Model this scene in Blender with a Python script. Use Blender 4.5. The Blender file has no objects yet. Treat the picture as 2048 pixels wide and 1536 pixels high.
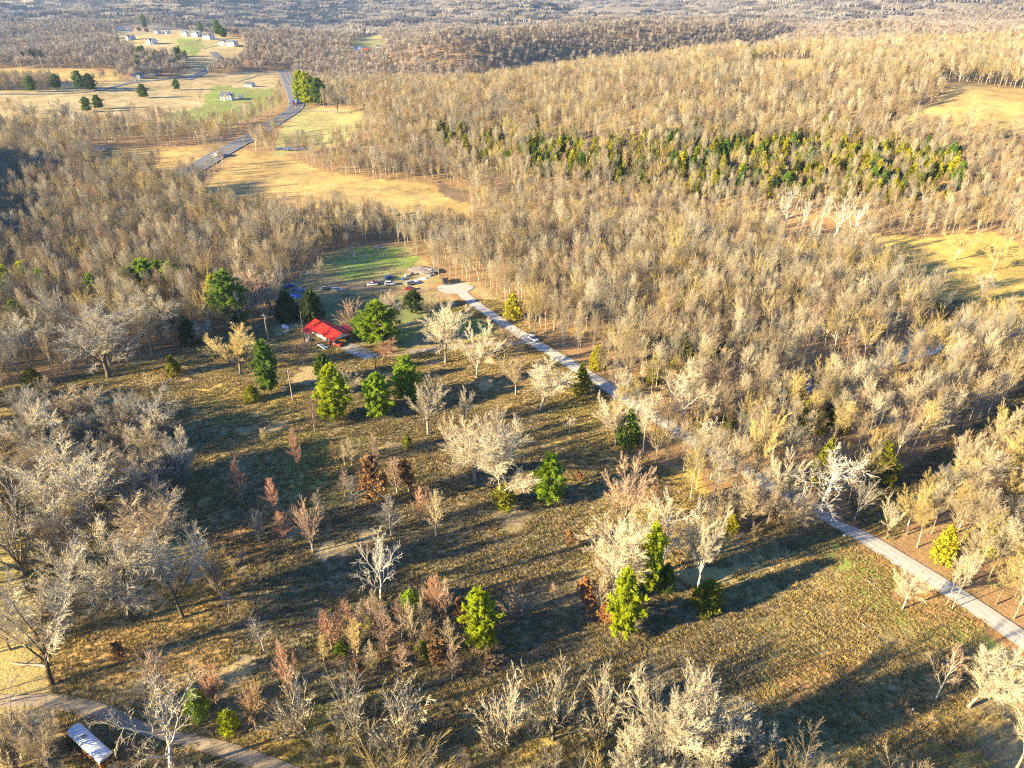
import bpy, math, random
import numpy as np
from mathutils import Vector, Matrix

# ------------------------------------------------------------------ camera, sky, sun, exposure
SC = bpy.context.scene
CAM_H, PITCH, FPX, CX, CY = 120.0, math.radians(28.9), 1462.0, 1024.0, 768.0
cam_d = bpy.data.cameras.new("camera"); cam = bpy.data.objects.new("camera", cam_d)
SC.collection.objects.link(cam); SC.camera = cam
cam.location = (0, 0, CAM_H); cam.rotation_euler = (math.pi/2 - PITCH, 0, 0)
cam_d.sensor_width = 36.0; cam_d.lens = 36.0*FPX/2048.0
cam_d.clip_start = 0.5; cam_d.clip_end = 40000.0
SUN_EL, SUN_AZ = math.radians(17.5), math.radians(67.0)      # shadows run towards 67 degrees right of the view
world = bpy.data.worlds.new("World"); SC.world = world; world.use_nodes = True
wn = world.node_tree
bgn = wn.nodes.get("Background") or wn.nodes.new("ShaderNodeBackground")
wout = wn.nodes.get("World Output") or wn.nodes.new("ShaderNodeOutputWorld")
wn.links.new(bgn.outputs[0], wout.inputs[0])
sky = wn.nodes.new("ShaderNodeTexSky"); sky.sky_type = 'NISHITA'; sky.sun_disc = False
sky.sun_elevation = SUN_EL; sky.sun_rotation = SUN_AZ + math.pi
sky.air_density = 1.0; sky.dust_density = 0.3; sky.ozone_density = 10.0
wn.links.new(sky.outputs[0], bgn.inputs[0]); bgn.inputs[1].default_value = 0.078
sun_d = bpy.data.lights.new("sun", 'SUN'); sun = bpy.data.objects.new("sun", sun_d)
SC.collection.objects.link(sun)
sun_d.energy = 5.0; sun_d.angle = math.radians(0.5); sun_d.color = (1.0, 0.82, 0.48)
SUN_DIR = Vector((math.sin(SUN_AZ)*math.cos(SUN_EL), math.cos(SUN_AZ)*math.cos(SUN_EL), -math.sin(SUN_EL)))
sun.rotation_euler = SUN_DIR.to_track_quat('-Z', 'Y').to_euler(); sun.location = (0, 0, 300)
SC.view_settings.view_transform = 'Standard'; SC.view_settings.look = 'None'
SC.view_settings.gamma = 1.0; SC.view_settings.exposure = 2.1
SC.view_settings.use_curve_mapping = False
SC.render.engine = 'CYCLES'
SC.cycles.max_bounces = 5; SC.cycles.diffuse_bounces = 1; SC.cycles.glossy_bounces = 2
SC.cycles.transmission_bounces = 3; SC.cycles.transparent_max_bounces = 6; SC.cycles.volume_bounces = 0
SC.cycles.use_denoising = False; SC.cycles.denoiser = 'OPENIMAGEDENOISE'; SC.cycles.denoising_input_passes = 'RGB_ALBEDO_NORMAL'; SC.cycles.denoising_prefilter = 'ACCURATE'
SC.cycles.sample_clamp_indirect = 3.0; SC.cycles.sample_clamp_direct = 0.0; SC.cycles.filter_width = 1.2

HAZE = 0.00005
RNG = np.random.default_rng(7); R = random.Random(11)
cP, sP = math.cos(PITCH), math.sin(PITCH)

# ------------------------------------------------------------------ projection helpers
def ray(px, py):
    u = (np.asarray(px, float)-CX)/FPX; v = (CY-np.asarray(py, float))/FPX
    return u, cP+v*sP, -sP+v*cP
def on_z(px, py, z=0.0):
    a, b, c = ray(px, py); t = (z-CAM_H)/c
    return Vector((float(a*t), float(b*t), z))
def on_y(px, py, Y):
    a, b, c = ray(px, py); t = Y/b
    return (float(a*t), Y, float(CAM_H+c*t))
def project(X, Y, Z):
    X = np.asarray(X, float); Y = np.asarray(Y, float); Z = np.asarray(Z, float)-CAM_H
    d = Y*cP - Z*sP; d = np.where(d < 1.0, 1.0, d)
    return CX+FPX*X/d, CY-FPX*(Y*sP+Z*cP)/d, d

# ------------------------------------------------------------------ noise
def vnoise(x, y, scale, seed=0):
    x = np.asarray(x, float)/scale; y = np.asarray(y, float)/scale
    xi = np.floor(x).astype(np.int64); yi = np.floor(y).astype(np.int64)
    fx = x-xi; fy = y-yi; fx = fx*fx*(3-2*fx); fy = fy*fy*(3-2*fy)
    def h(a, b):
        n = (a*374761393 + b*668265263 + seed*1442695041) & 0x7fffffff
        n = ((n ^ (n >> 13))*1274126177) & 0x7fffffff
        return ((n ^ (n >> 16)) & 0xffff)/65535.0
    return (h(xi, yi)*(1-fx)+h(xi+1, yi)*fx)*(1-fy)+(h(xi, yi+1)*(1-fx)+h(xi+1, yi+1)*fx)*fy
def fbm(x, y, scale, seed=0, o=3):
    s = 0; a = 0.5; t = 0
    for i in range(o):
        s = s+a*vnoise(x, y, scale/2**i, seed+i*17); t += a; a *= .5
    return s/t

# ------------------------------------------------------------------ terrain (thin plate spline through surveyed points)
CTRL = []
for Yc in (-200, 0, 120, 250, 360):
    for Xc in (-230, -80, 80, 230): CTRL.append((Xc, Yc, 0.0))
for p in [(720,335),(880,368),(1000,388),(1300,402),(1600,440),(1750,465),(2048,505),(560,400),(400,340),(150,360),(590,300),(250,300),(560,215),(250,240)]:
    q = on_z(*p); CTRL.append((q.x, q.y, 0.0))
def cp(px, py, Y, dz=0): x, y, z = on_y(px, py, Y); CTRL.append((x, y, z-dz))
# the long wooded hill on the right
for a in [(1950,205,560,0),(2048,175,645,0),(1860,158,640,0),(1560,122,830,0),(1440,92,950,15),(1240,112,900,15),(1040,138,820,15),(850,180,740,14),(730,232,660,13),
          (1300,270,560,0),(1000,290,600,0),(1600,290,530,0),(1900,320,470,0),(1900,60,1350,0),(1600,50,1450,0),(2048,30,2000,10),(1500,35,2000,10)]: cp(*a)
for a in [(600,1600,0),(-120,1100,0)]: CTRL.append(a)     # the valley behind it
# the far side, fields and the subdivision
for a in [(900,100,1500,0),(700,60,2100,0),(1000,50,2300,0),(1250,55,2500,0),(720,100,1450,0),(565,142,1240,0),(450,85,1450,0),(300,65,1600,0),(120,140,1100,0),
          (420,120,1250,0),(60,100,1450,0),(200,60,2000,8),(0,60,2100,5)]: cp(*a)
for a in [(-4000,4500,25),(-1500,4500,15),(1500,4500,20),(4500,4500,30),(0,8000,40),(-7000,9000,40),(7000,9000,50),(0,12000,50),(-9000,3000,30),(9000,3000,60),
          (3000,1500,62),(900,1100,48),(1300,1500,52),(60,1000,4),(60,1150,2),(300,1300,4),(800,1700,20),(-3000,1500,20),(800,300,25),(600,100,5),(500,-200,0),(-500,-200,0),(700,500,52),(-700,1000,10)]: CTRL.append(a)
# unseen wooded bluff on the left, put in to shade the left edge
CA = np.array(CTRL, float); CXY = CA[:, :2]/1000.0
def _tps(r2): return np.where(r2 > 1e-12, r2*np.log(np.maximum(r2, 1e-12)), 0.0)
_nc = len(CA); _d = CXY[:, None]-CXY[None]; _K = _tps((_d**2).sum(2))+np.eye(_nc)*2e-4
_Pm = np.c_[np.ones(_nc), CXY]; _A = np.block([[_K, _Pm], [_Pm.T, np.zeros((3, 3))]])
_W = np.linalg.solve(_A, np.r_[CA[:, 2], 0, 0, 0])
def seg_dist(X, Y, pts):
    best = np.full(np.shape(X), 1e9)
    for (ax, ay), (bx, by) in zip(pts[:-1], pts[1:]):
        dx, dy = bx-ax, by-ay; L = dx*dx+dy*dy+1e-9
        t = np.clip(((X-ax)*dx+(Y-ay)*dy)/L, 0, 1)
        best = np.minimum(best, np.hypot(X-ax-t*dx, Y-ay-t*dy))
    return best
def pxline(pts, z=0.0): return [tuple(on_z(a, b, z)[:2]) for a, b in pts]
CREEK = pxline([(2300,640),(2048,668),(1985,640),(1925,640),(1870,655),(1850,690),(1770,720),(1660,748),(1560,790)])
GULLY = pxline([(2250,690),(2048,790),(1960,852),(1860,920),(1760,985),(1690,1015)])
def height(X, Y):
    X = np.asarray(X, float); Y = np.asarray(Y, float); sh = X.shape; x = X.ravel(); y = Y.ravel()
    z = np.empty(x.size)
    for i in range(0, x.size, 40000):
        q = np.c_[x[i:i+40000], y[i:i+40000]]/1000.0
        r2 = ((q[:, None]-CXY[None])**2).sum(2)
        z[i:i+40000] = _tps(r2) @ _W[:_nc] + _W[_nc] + q @ _W[_nc+1:]
    d = np.hypot(x, y)
    flat = np.clip((d-1300)/1800, 0, 1)
    z += flat*((fbm(x, y, 760, 3)-.5)*190 + (fbm(x, y, 300, 9)-.5)*34)
    z += np.clip((d-60)/300, 0, 1)*(fbm(x, y, 70, 5)-.5)*1.6 + (fbm(x, y, 17, 6)-.5)*.5
    b = seg_dist(x, y, [(-395, 300), (-470, 400), (-570, 540)])
    z += 84*np.exp(-(b/66)**2)*(.25+1.0*fbm(x, y, 150, 8))  # off-frame bluff, its height chosen for the shade it throws into view
    c = seg_dist(x, y, [(40, 1150), (230, 1330), (430, 1480), (720, 1640)]); z -= 46*np.exp(-(c/100)**2)
    c = seg_dist(x, y, [(-90, 1290), (90, 1470), (290, 1640), (560, 1830)]); z += 42*np.exp(-(c/115)**2)
    c = seg_dist(x, y, CREEK); z -= 2.0*np.exp(-(c/9)**2)
    c = seg_dist(x, y, GULLY); z -= 2.5*np.exp(-(c/8)**2)
    return z.reshape(sh)
def hz(x, y): return float(height(np.array([x]), np.array([y]))[0])
_S = np.geomspace(60, 9000, 700)
def ground_many(pts):
    """Where the sight lines through these picture points meet the terrain."""
    p = np.array(pts, float); a, b, c = ray(p[:, 0], p[:, 1])
    Yg = _S[None, :]; t = Yg/b[:, None]; Xg = a[:, None]*t; Zg = CAM_H+c[:, None]*t
    dz = Zg-height(Xg, np.broadcast_to(Yg, Xg.shape))
    out = []
    for i in range(len(p)):
        k = np.nonzero(dz[i] <= 0)[0]
        k = k[0] if len(k) else len(_S)-1
        if k == 0: k = 1
        f = dz[i, k-1]/(dz[i, k-1]-dz[i, k]+1e-12); f = min(max(f, 0), 1)
        Yv = _S[k-1]+f*(_S[k]-_S[k-1]); x = float(a[i]*Yv/b[i])
        out.append(Vector((x, float(Yv), 0)))
    zz = height(np.array([v.x for v in out]), np.array([v.y for v in out]))
    for v, z in zip(out, zz): v.z = float(z)
    return out
def at(px, py): return ground_many([(px, py)])[0]

# ------------------------------------------------------------------ land cover (areas as outlines on the ground)
def inpoly(px, py, poly):
    r = np.zeros(np.shape(px), bool); n = len(poly)
    for i in range(n):
        x1, y1 = poly[i]; x2, y2 = poly[(i+1) % n]
        c = ((y1 > py) != (y2 > py)) & (px < (x2-x1)*(py-y1)/((y2-y1) or 1e-9)+x1)
        r ^= c
    return r
STRAW = [[(470,305),(560,308),(640,345),(740,362),(880,380),(935,408),(930,430),(830,432),(700,408),(600,418),(500,395),(430,395),(470,360)]]
FIELDS = [   # open land among the woods: (outline, colour key)
 ([(470,303),(560,304),(640,340),(740,356),(870,372),(940,400),(945,452),(830,462),(700,440),(600,450),(500,432),(425,440),(400,400),(440,340)], 'straw'),
 ([(170,298),(400,294),(430,312),(395,345),(200,345)], 'straw'),
 ([(-300,185),(300,178),(560,150),(565,178),(540,182),(520,195),(380,240),(120,262),(-300,262)], 'pale'),
 ([(-300,135),(110,138),(240,140),(240,160),(110,164),(-300,166)], 'straw'),
 ([(110,166),(250,160),(430,148),(560,140),(560,152),(300,180),(100,186)], 'pale'),
 ([(228,50),(300,50),(350,56),(480,74),(496,112),(470,130),(430,132),(380,128),(330,112),(290,112),(240,96)], 'pale'),
 ([(352,76),(405,80),(402,90),(442,92),(450,110),(420,118),(350,102)], 'lawn'),
 ([(425,172),(560,180),(562,205),(520,228),(430,255),(350,252),(330,226),(400,215)], 'lawn'),
 ([(600,212),(700,218),(740,232),(715,275),(640,300),(545,312),(565,255)], 'olive'),
 ([(400,98),(450,90),(440,130),(390,160),(360,158)], 'pale'),
 ([(1850,155),(1955,168),(2048,178),(2300,200),(2300,280),(2048,272),(1900,262),(1790,250),(1840,215),(1895,190)], 'straw'),
 ([(1488,116),(1625,121),(1640,150),(1495,148)], 'straw'),
 ([(1450,38),(1545,24),(1560,40),(1460,60)], 'pale'),
 ([(700,84),(760,60),(765,80),(780,110),(700,112)], 'olive'),
 ([(1725,466),(1860,474),(1990,466),(2048,496),(2300,560),(2300,720),(2048,676),(1990,640),(1900,628),(1815,596),(1760,550)], 'gold'),
 ([(1535,430),(1720,430),(1735,512),(1560,512)], 'rust'),
 ([(870,360),(935,385),(940,408),(905,400),(878,385)], 'mud'),
]
OPEN = [  # the near open ground: meadow and yards
 [(-40,790),(150,750),(420,690),(560,640),(560,600),(590,560),(640,520),(690,492),(800,488),(850,520),(880,560),(960,565),(1060,660),(1215,768),(1222,850),(1270,905),(1380,960),(1440,1045),(1590,1075),(1664,1034),
  (1760,1090),(1900,1170),(2048,1270),(2230,1400),(2230,1640),(-60,1640),(-60,1250)],
]
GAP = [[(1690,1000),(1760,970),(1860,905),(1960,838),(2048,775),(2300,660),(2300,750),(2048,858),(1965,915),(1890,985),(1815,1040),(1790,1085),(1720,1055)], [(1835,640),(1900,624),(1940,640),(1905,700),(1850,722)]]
LAWNS = [([(390,1010),(640,930),(1050,900),(1180,1010),(1150,1160),(1400,1200),(1560,1210),(1400,1330),(1000,1360),(620,1400),(440,1300)], 'weeds'),  # weeds zones: dead growth, darkened further in place of tree shade
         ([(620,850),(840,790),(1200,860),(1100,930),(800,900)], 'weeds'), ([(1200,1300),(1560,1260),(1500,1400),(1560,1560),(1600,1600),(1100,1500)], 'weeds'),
         ([(650,505),(740,492),(800,500),(840,515),(800,560),(700,560),(640,545)], 'lawn'),
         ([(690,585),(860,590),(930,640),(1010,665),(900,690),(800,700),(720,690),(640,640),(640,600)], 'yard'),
         ([(780,660),(900,636),(1010,640),(1010,668),(850,686),(800,680)], 'lawn'),
         ([(1680,1150),(1780,1180),(1960,1240),(2010,1290),(1900,1300),(1720,1260)], 'green'),
         ([(1640,1060),(1720,1090),(2048,1290),(2048,1330),(1860,1240),(1640,1120)], 'green'),
         ([(870,640),(960,650),(940,700),(860,680)], 'lawn'), ([(540,870),(640,860),(700,900),(620,960),(560,950)], 'green'),
         ([(570,960),(690,940),(720,990),(640,1030),(570,1000)], 'green'),
         ([(1540,1330),(1700,1300),(1750,1400),(1640,1460),(1560,1410)], 'rust'),
         ([(380,960),(500,950),(560,1040),(520,1130),(400,1080)], 'rust'),
         ([(180,1130),(480,1150),(460,1330),(100,1380),(60,1260)], 'litter'),
         ([(1760,1180),(1880,1170),(1960,1220),(1860,1260)], 'rust'),
         ([(1060,1460),(1280,1440),(1260,1600),(1000,1600)], 'gold'), ([(1830,1390),(1950,1440),(1990,1600),(1850,1600)], 'gold'),
         ([(500,1440),(640,1430),(860,1500),(860,1600),(560,1560)], 'gold'), ([(0,770),(160,765),(200,860),(0,860)], 'gold'),
         ([(380,760),(560,780),(620,830),(420,850)], 'gold'), ([(1080,760),(1230,800),(1240,950),(1090,880)], 'gold'),
         ([(1250,940),(1400,930),(1420,1010),(1250,1040)], 'gold')]
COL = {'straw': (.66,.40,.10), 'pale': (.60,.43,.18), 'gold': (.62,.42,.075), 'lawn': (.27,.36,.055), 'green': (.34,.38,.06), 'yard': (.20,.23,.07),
       'olive': (.42,.37,.12), 'mud': (.24,.16,.09), 'rust': (.56,.29,.09), 'litter': (.58,.34,.09), 'meadow': (.50,.36,.13), 'weeds': (.33,.25,.12), 'dark': (.20,.14,.07), 'wood': (.40,.235,.095)}  # weeds: dead-growth brown lowered to carry meadow shade in the colour
def dull(c, k=.12):
    l = .35*c[0]+.5*c[1]+.15*c[2]; return tuple(v+(l-v)*k for v in c)
COL = {k: dull(v) for k, v in COL.items()}
LANE_PX = [(886,574),(912,577),(935,596),(960,615),(1020,655),(1062,683),(1120,715),(1200,765),(1290,822),(1390,884),(1460,922),(1540,972),(1620,1013),(1700,1062),(1800,1120),(1900,1181),(2048,1281),(2300,1450)]
DRIVE_PX = [(1062,684),(1000,688),(930,694),(870,698),(815,704),(770,712),(735,714),(700,704)]
TRACK_PX = [(-200,1380),(0,1402),(100,1402),(200,1425),(300,1462),(420,1492),(500,1516),(600,1550)]
HIGHWAY_PX = [(330,372),(395,335),(440,308),(500,275),(545,248),(580,226),(592,212),(588,190),(578,165),(570,148),(562,141)]
def is_wood(px, py, X, Y):
    near_open = np.zeros(np.shape(px), bool)
    for p in OPEN: near_open |= inpoly(px, py, p)
    w = ~near_open
    for p, k in FIELDS: w &= ~inpoly(px, py, p)
    for p in GAP: w &= ~inpoly(px, py, p)
    return w

# ------------------------------------------------------------------ object helpers
COLL = SC.collection
def props(o, label=None, cat=None, group=None, kind=None):
    if label: o['label'] = label
    if cat: o['category'] = cat
    if group: o['group'] = group
    if kind: o['kind'] = kind
    return o
def empty(name, loc, rz=0.0, label=None, cat=None, group=None):
    o = bpy.data.objects.new(name, None); COLL.objects.link(o); o.location = loc; o.rotation_euler = (0, 0, rz)
    o.empty_display_size = 0.5
    return props(o, label, cat, group)
def new_obj(name, me, parent=None, color=None, loc=None):
    o = bpy.data.objects.new(name, me); COLL.objects.link(o)
    if parent is not None: o.parent = parent
    if color is not None: o.color = (*color, 1.0)
    if loc is not None: o.location = loc
    return o
def mesh_from(name, V, F, mats, mi=None, smooth=False):
    """V n x 3, F list of arrays (k x 3 and/or k x 4)."""
    V = np.asarray(V, np.float32); me = bpy.data.meshes.new(name)
    F = [np.asarray(f, np.int32) for f in (F if isinstance(F, list) else [F]) if len(f)]
    me.vertices.add(len(V)); me.vertices.foreach_set('co', V.ravel())
    loops = np.concatenate([f.ravel() for f in F]); counts = np.concatenate([np.full(len(f), f.shape[1], np.int32) for f in F])
    starts = np.r_[0, np.cumsum(counts)[:-1]].astype(np.int32)
    me.loops.add(len(loops)); me.loops.foreach_set('vertex_index', loops)
    me.polygons.add(len(counts)); me.polygons.foreach_set('loop_start', starts); me.polygons.foreach_set('loop_total', counts)
    if mi is not None: me.polygons.foreach_set('material_index', np.asarray(mi, np.int32))
    me.polygons.foreach_set('use_smooth', np.full(len(counts), smooth, bool))
    for m in (mats if isinstance(mats, (list, tuple)) else [mats]): me.materials.append(m)
    me.update(calc_edges=True); me.validate(); return me
class MB:
    """collects boxes, prisms and tubes into one mesh"""
    def __init__(s): s.v = []; s.f = []
    def add(s, vs, fs):
        n = len(s.v); s.v += [tuple(x) for x in vs]; s.f += [tuple(n+i for i in f) for f in fs]; return s
    def box(s, x0, x1, y0, y1, z0, z1):
        return s.add([(x0,y0,z0),(x1,y0,z0),(x1,y1,z0),(x0,y1,z0),(x0,y0,z1),(x1,y0,z1),(x1,y1,z1),(x0,y1,z1)],
                     [(3,2,1,0),(4,5,6,7),(0,1,5,4),(1,2,6,5),(2,3,7,6),(3,0,4,7)])
    def prism(s, prof, a, b, axis=0):
        """closed 2-D outline swept along an axis between a and b"""
        n = len(prof)
        def pt(t, p): return (t, p[0], p[1]) if axis == 0 else (p[0], t, p[1]) if axis == 1 else (p[0], p[1], t)
        vs = [pt(a, p) for p in prof]+[pt(b, p) for p in prof]
        return s.add(vs, [tuple(range(n))[::-1], tuple(range(n, 2*n))]+[(i, (i+1) % n, n+(i+1) % n, n+i) for i in range(n)])
    def tube(s, p, q, r0, r1=None, k=8):
        r1 = r0 if r1 is None else r1; p = Vector(p); q = Vector(q); d = (q-p).normalized()
        a = d.orthogonal().normalized(); b = d.cross(a); vs = []
        for c, r in ((p, r0), (q, r1)):
            for i in range(k): t = 2*math.pi*i/k; vs.append(c+a*math.cos(t)*r+b*math.sin(t)*r)
        return s.add(vs, [tuple(range(k))[::-1], tuple(range(k, 2*k))]+[(i, (i+1) % k, k+(i+1) % k, k+i) for i in range(k)])
    def mesh(s, name, mat, bevel=0.0, smooth=False):
        me = bpy.data.meshes.new(name); me.from_pydata(s.v, [], s.f)
        me.materials.append(mat)
        if bevel:
            import bmesh
            bm = bmesh.new(); bm.from_mesh(me); bmesh.ops.recalc_face_normals(bm, faces=bm.faces)
            bmesh.ops.bevel(bm, geom=[e for e in bm.edges if len(e.link_faces) == 2 and e.calc_face_angle(0) > .5], offset=bevel, segments=2, affect='EDGES', profile=.6)
            bm.to_mesh(me); bm.free()
        for p in me.polygons: p.use_smooth = smooth
        me.update(); return me
    def build(s, name, mat, parent=None, bevel=0.0, smooth=False):
        return new_obj(name, s.mesh(name, mat, bevel, smooth), parent)

# ------------------------------------------------------------------ materials
def mat(name, col=(.5,.5,.5), rough=.8, metal=0.0, nz=0.0, nscale=5.0, bump=0.0, bscale=20.0, col2=None, emit=None):
    m = bpy.data.materials.new(name); m.use_nodes = True; nt = m.node_tree; b = nt.nodes['Principled BSDF']
    b.inputs['Base Color'].default_value = (*col, 1); b.inputs['Roughness'].default_value = rough; b.inputs['Metallic'].default_value = metal
    if 'Specular IOR Level' in b.inputs: b.inputs['Specular IOR Level'].default_value = .3
    tc = nt.nodes.new('ShaderNodeTexCoord')
    if nz:
        n = nt.nodes.new('ShaderNodeTexNoise'); n.inputs['Scale'].default_value = nscale; n.inputs['Detail'].default_value = 4
        r = nt.nodes.new('ShaderNodeMix'); r.data_type = 'RGBA'
        c2 = col2 or tuple(c*(1-nz) for c in col)
        r.inputs[6].default_value = (*col, 1); r.inputs[7].default_value = (*c2, 1)
        nt.links.new(tc.outputs['Object'], n.inputs['Vector']); nt.links.new(n.outputs['Fac'], r.inputs[0]); nt.links.new(r.outputs[2], b.inputs['Base Color'])
    if bump:
        n = nt.nodes.new('ShaderNodeTexNoise'); n.inputs['Scale'].default_value = bscale
        bp = nt.nodes.new('ShaderNodeBump'); bp.inputs['Strength'].default_value = bump; bp.inputs['Distance'].default_value = .1
        nt.links.new(tc.outputs['Object'], n.inputs['Vector']); nt.links.new(n.outputs['Fac'], bp.inputs['Height']); nt.links.new(bp.outputs[0], b.inputs['Normal'])
    return m
def plant_mat(name, rough=.85, lo=.72, hi=1.2, translucent=0.0, spec=.15, fixed=None):
    """colour comes from the object's own colour, varied a little from plant to plant"""
    m = bpy.data.materials.new(name); m.use_nodes = True; nt = m.node_tree; b = nt.nodes['Principled BSDF']
    oi = nt.nodes.new('ShaderNodeObjectInfo'); mr = nt.nodes.new('ShaderNodeMapRange')
    mr.inputs['To Min'].default_value = lo; mr.inputs['To Max'].default_value = hi
    nt.links.new(oi.outputs['Random'], mr.inputs['Value'])
    vm = nt.nodes.new('ShaderNodeVectorMath'); vm.operation = 'SCALE'
    if fixed is None: nt.links.new(oi.outputs['Color'], vm.inputs[0])
    else: vm.inputs[0].default_value = fixed
    nt.links.new(mr.outputs[0], vm.inputs['Scale'])
    g = nt.nodes.new('ShaderNodeNewGeometry'); nz = nt.nodes.new('ShaderNodeTexNoise'); nz.inputs['Scale'].default_value = .35
    nt.links.new(g.outputs['Position'], nz.inputs['Vector'])
    mr2 = nt.nodes.new('ShaderNodeMapRange'); mr2.inputs['From Min'].default_value = .3; mr2.inputs['From Max'].default_value = .7
    mr2.inputs['To Min'].default_value = .78; mr2.inputs['To Max'].default_value = 1.18
    nt.links.new(nz.outputs['Fac'], mr2.inputs['Value'])
    vm2 = nt.nodes.new('ShaderNodeVectorMath'); vm2.operation = 'SCALE'
    nt.links.new(vm.outputs[0], vm2.inputs[0]); nt.links.new(mr2.outputs[0], vm2.inputs['Scale'])
    nt.links.new(vm2.outputs[0], b.inputs['Base Color'])
    b.inputs['Roughness'].default_value = rough; b.inputs['Specular IOR Level'].default_value = spec
    if translucent:
        t = nt.nodes.new('ShaderNodeBsdfTranslucent'); mx = nt.nodes.new('ShaderNodeMixShader'); mx.inputs[0].default_value = translucent
        nt.links.new(vm2.outputs[0], t.inputs['Color']); nt.links.new(b.outputs[0], mx.inputs[1]); nt.links.new(t.outputs[0], mx.inputs[2])
        nt.links.new(mx.outputs[0], nt.nodes['Material Output'].inputs[0])
    return m
M_BARK = plant_mat('bark', .9); M_TWIG = plant_mat('twigs', .9, .85, 1.12); M_LEAF = plant_mat('needles', .75, .85, 1.1, .35); M_DRY = plant_mat('dry leaves', .85, .8, 1.15, .3)

def ground_material():
    m = bpy.data.materials.new('ground'); m.use_nodes = True; nt = m.node_tree; b = nt.nodes['Principled BSDF']
    b.inputs['Roughness'].default_value = .95; b.inputs['Specular IOR Level'].default_value = .1
    at_ = nt.nodes.new('ShaderNodeAttribute'); at_.attribute_name = 'cover'
    g = nt.nodes.new('ShaderNodeNewGeometry')
    def noise(sc, det=4, rough=.6):
        n = nt.nodes.new('ShaderNodeTexNoise'); n.inputs['Scale'].default_value = sc; n.inputs['Detail'].default_value = det; n.inputs['Roughness'].default_value = rough
        nt.links.new(g.outputs['Position'], n.inputs['Vector']); return n
    def rng(src, a, c, lo, hi):
        r = nt.nodes.new('ShaderNodeMapRange'); r.inputs['From Min'].default_value = a; r.inputs['From Max'].default_value = c
        r.inputs['To Min'].default_value = lo; r.inputs['To Max'].default_value = hi; nt.links.new(src, r.inputs['Value']); return r
    def mul(x, y):
        k = nt.nodes.new('ShaderNodeMath'); k.operation = 'MULTIPLY'; nt.links.new(x, k.inputs[0]); nt.links.new(y, k.inputs[1]); return k
    f = mul(rng(noise(1.6, 5, .7).outputs['Fac'], .3, .7, .62, 1.32).outputs[0], rng(noise(.16).outputs['Fac'], .3, .7, .74, 1.22).outputs[0])
    vm = nt.nodes.new('ShaderNodeVectorMath'); vm.operation = 'SCALE'; nt.links.new(at_.outputs['Color'], vm.inputs[0]); nt.links.new(f.outputs[0], vm.inputs['Scale'])
    # patches of green and of rusty weeds
    mx = nt.nodes.new('ShaderNodeMix'); mx.data_type = 'RGBA'; mx.inputs[7].default_value = (.17, .18, .05, 1)
    nt.links.new(rng(noise(.055, 5).outputs['Fac'], .54, .70, 0, .4).outputs[0], mx.inputs[0]); nt.links.new(vm.outputs[0], mx.inputs[6])
    mx2 = nt.nodes.new('ShaderNodeMix'); mx2.data_type = 'RGBA'; mx2.inputs[7].default_value = (.34, .18, .07, 1)
    nt.links.new(rng(noise(.11, 6).outputs['Fac'], .57, .72, 0, .4).outputs[0], mx2.inputs[0]); nt.links.new(mx.outputs[2], mx2.inputs[6])
    nt.links.new(mx2.outputs[2], b.inputs['Base Color'])
    bp = nt.nodes.new('ShaderNodeBump'); bp.inputs['Strength'].default_value = 1.0; bp.inputs['Distance'].default_value = .42
    nt.links.new(noise(1.1, 6, .72).outputs['Fac'], bp.inputs['Height']); nt.links.new(bp.outputs[0], b.inputs['Normal'])
    return m

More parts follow.
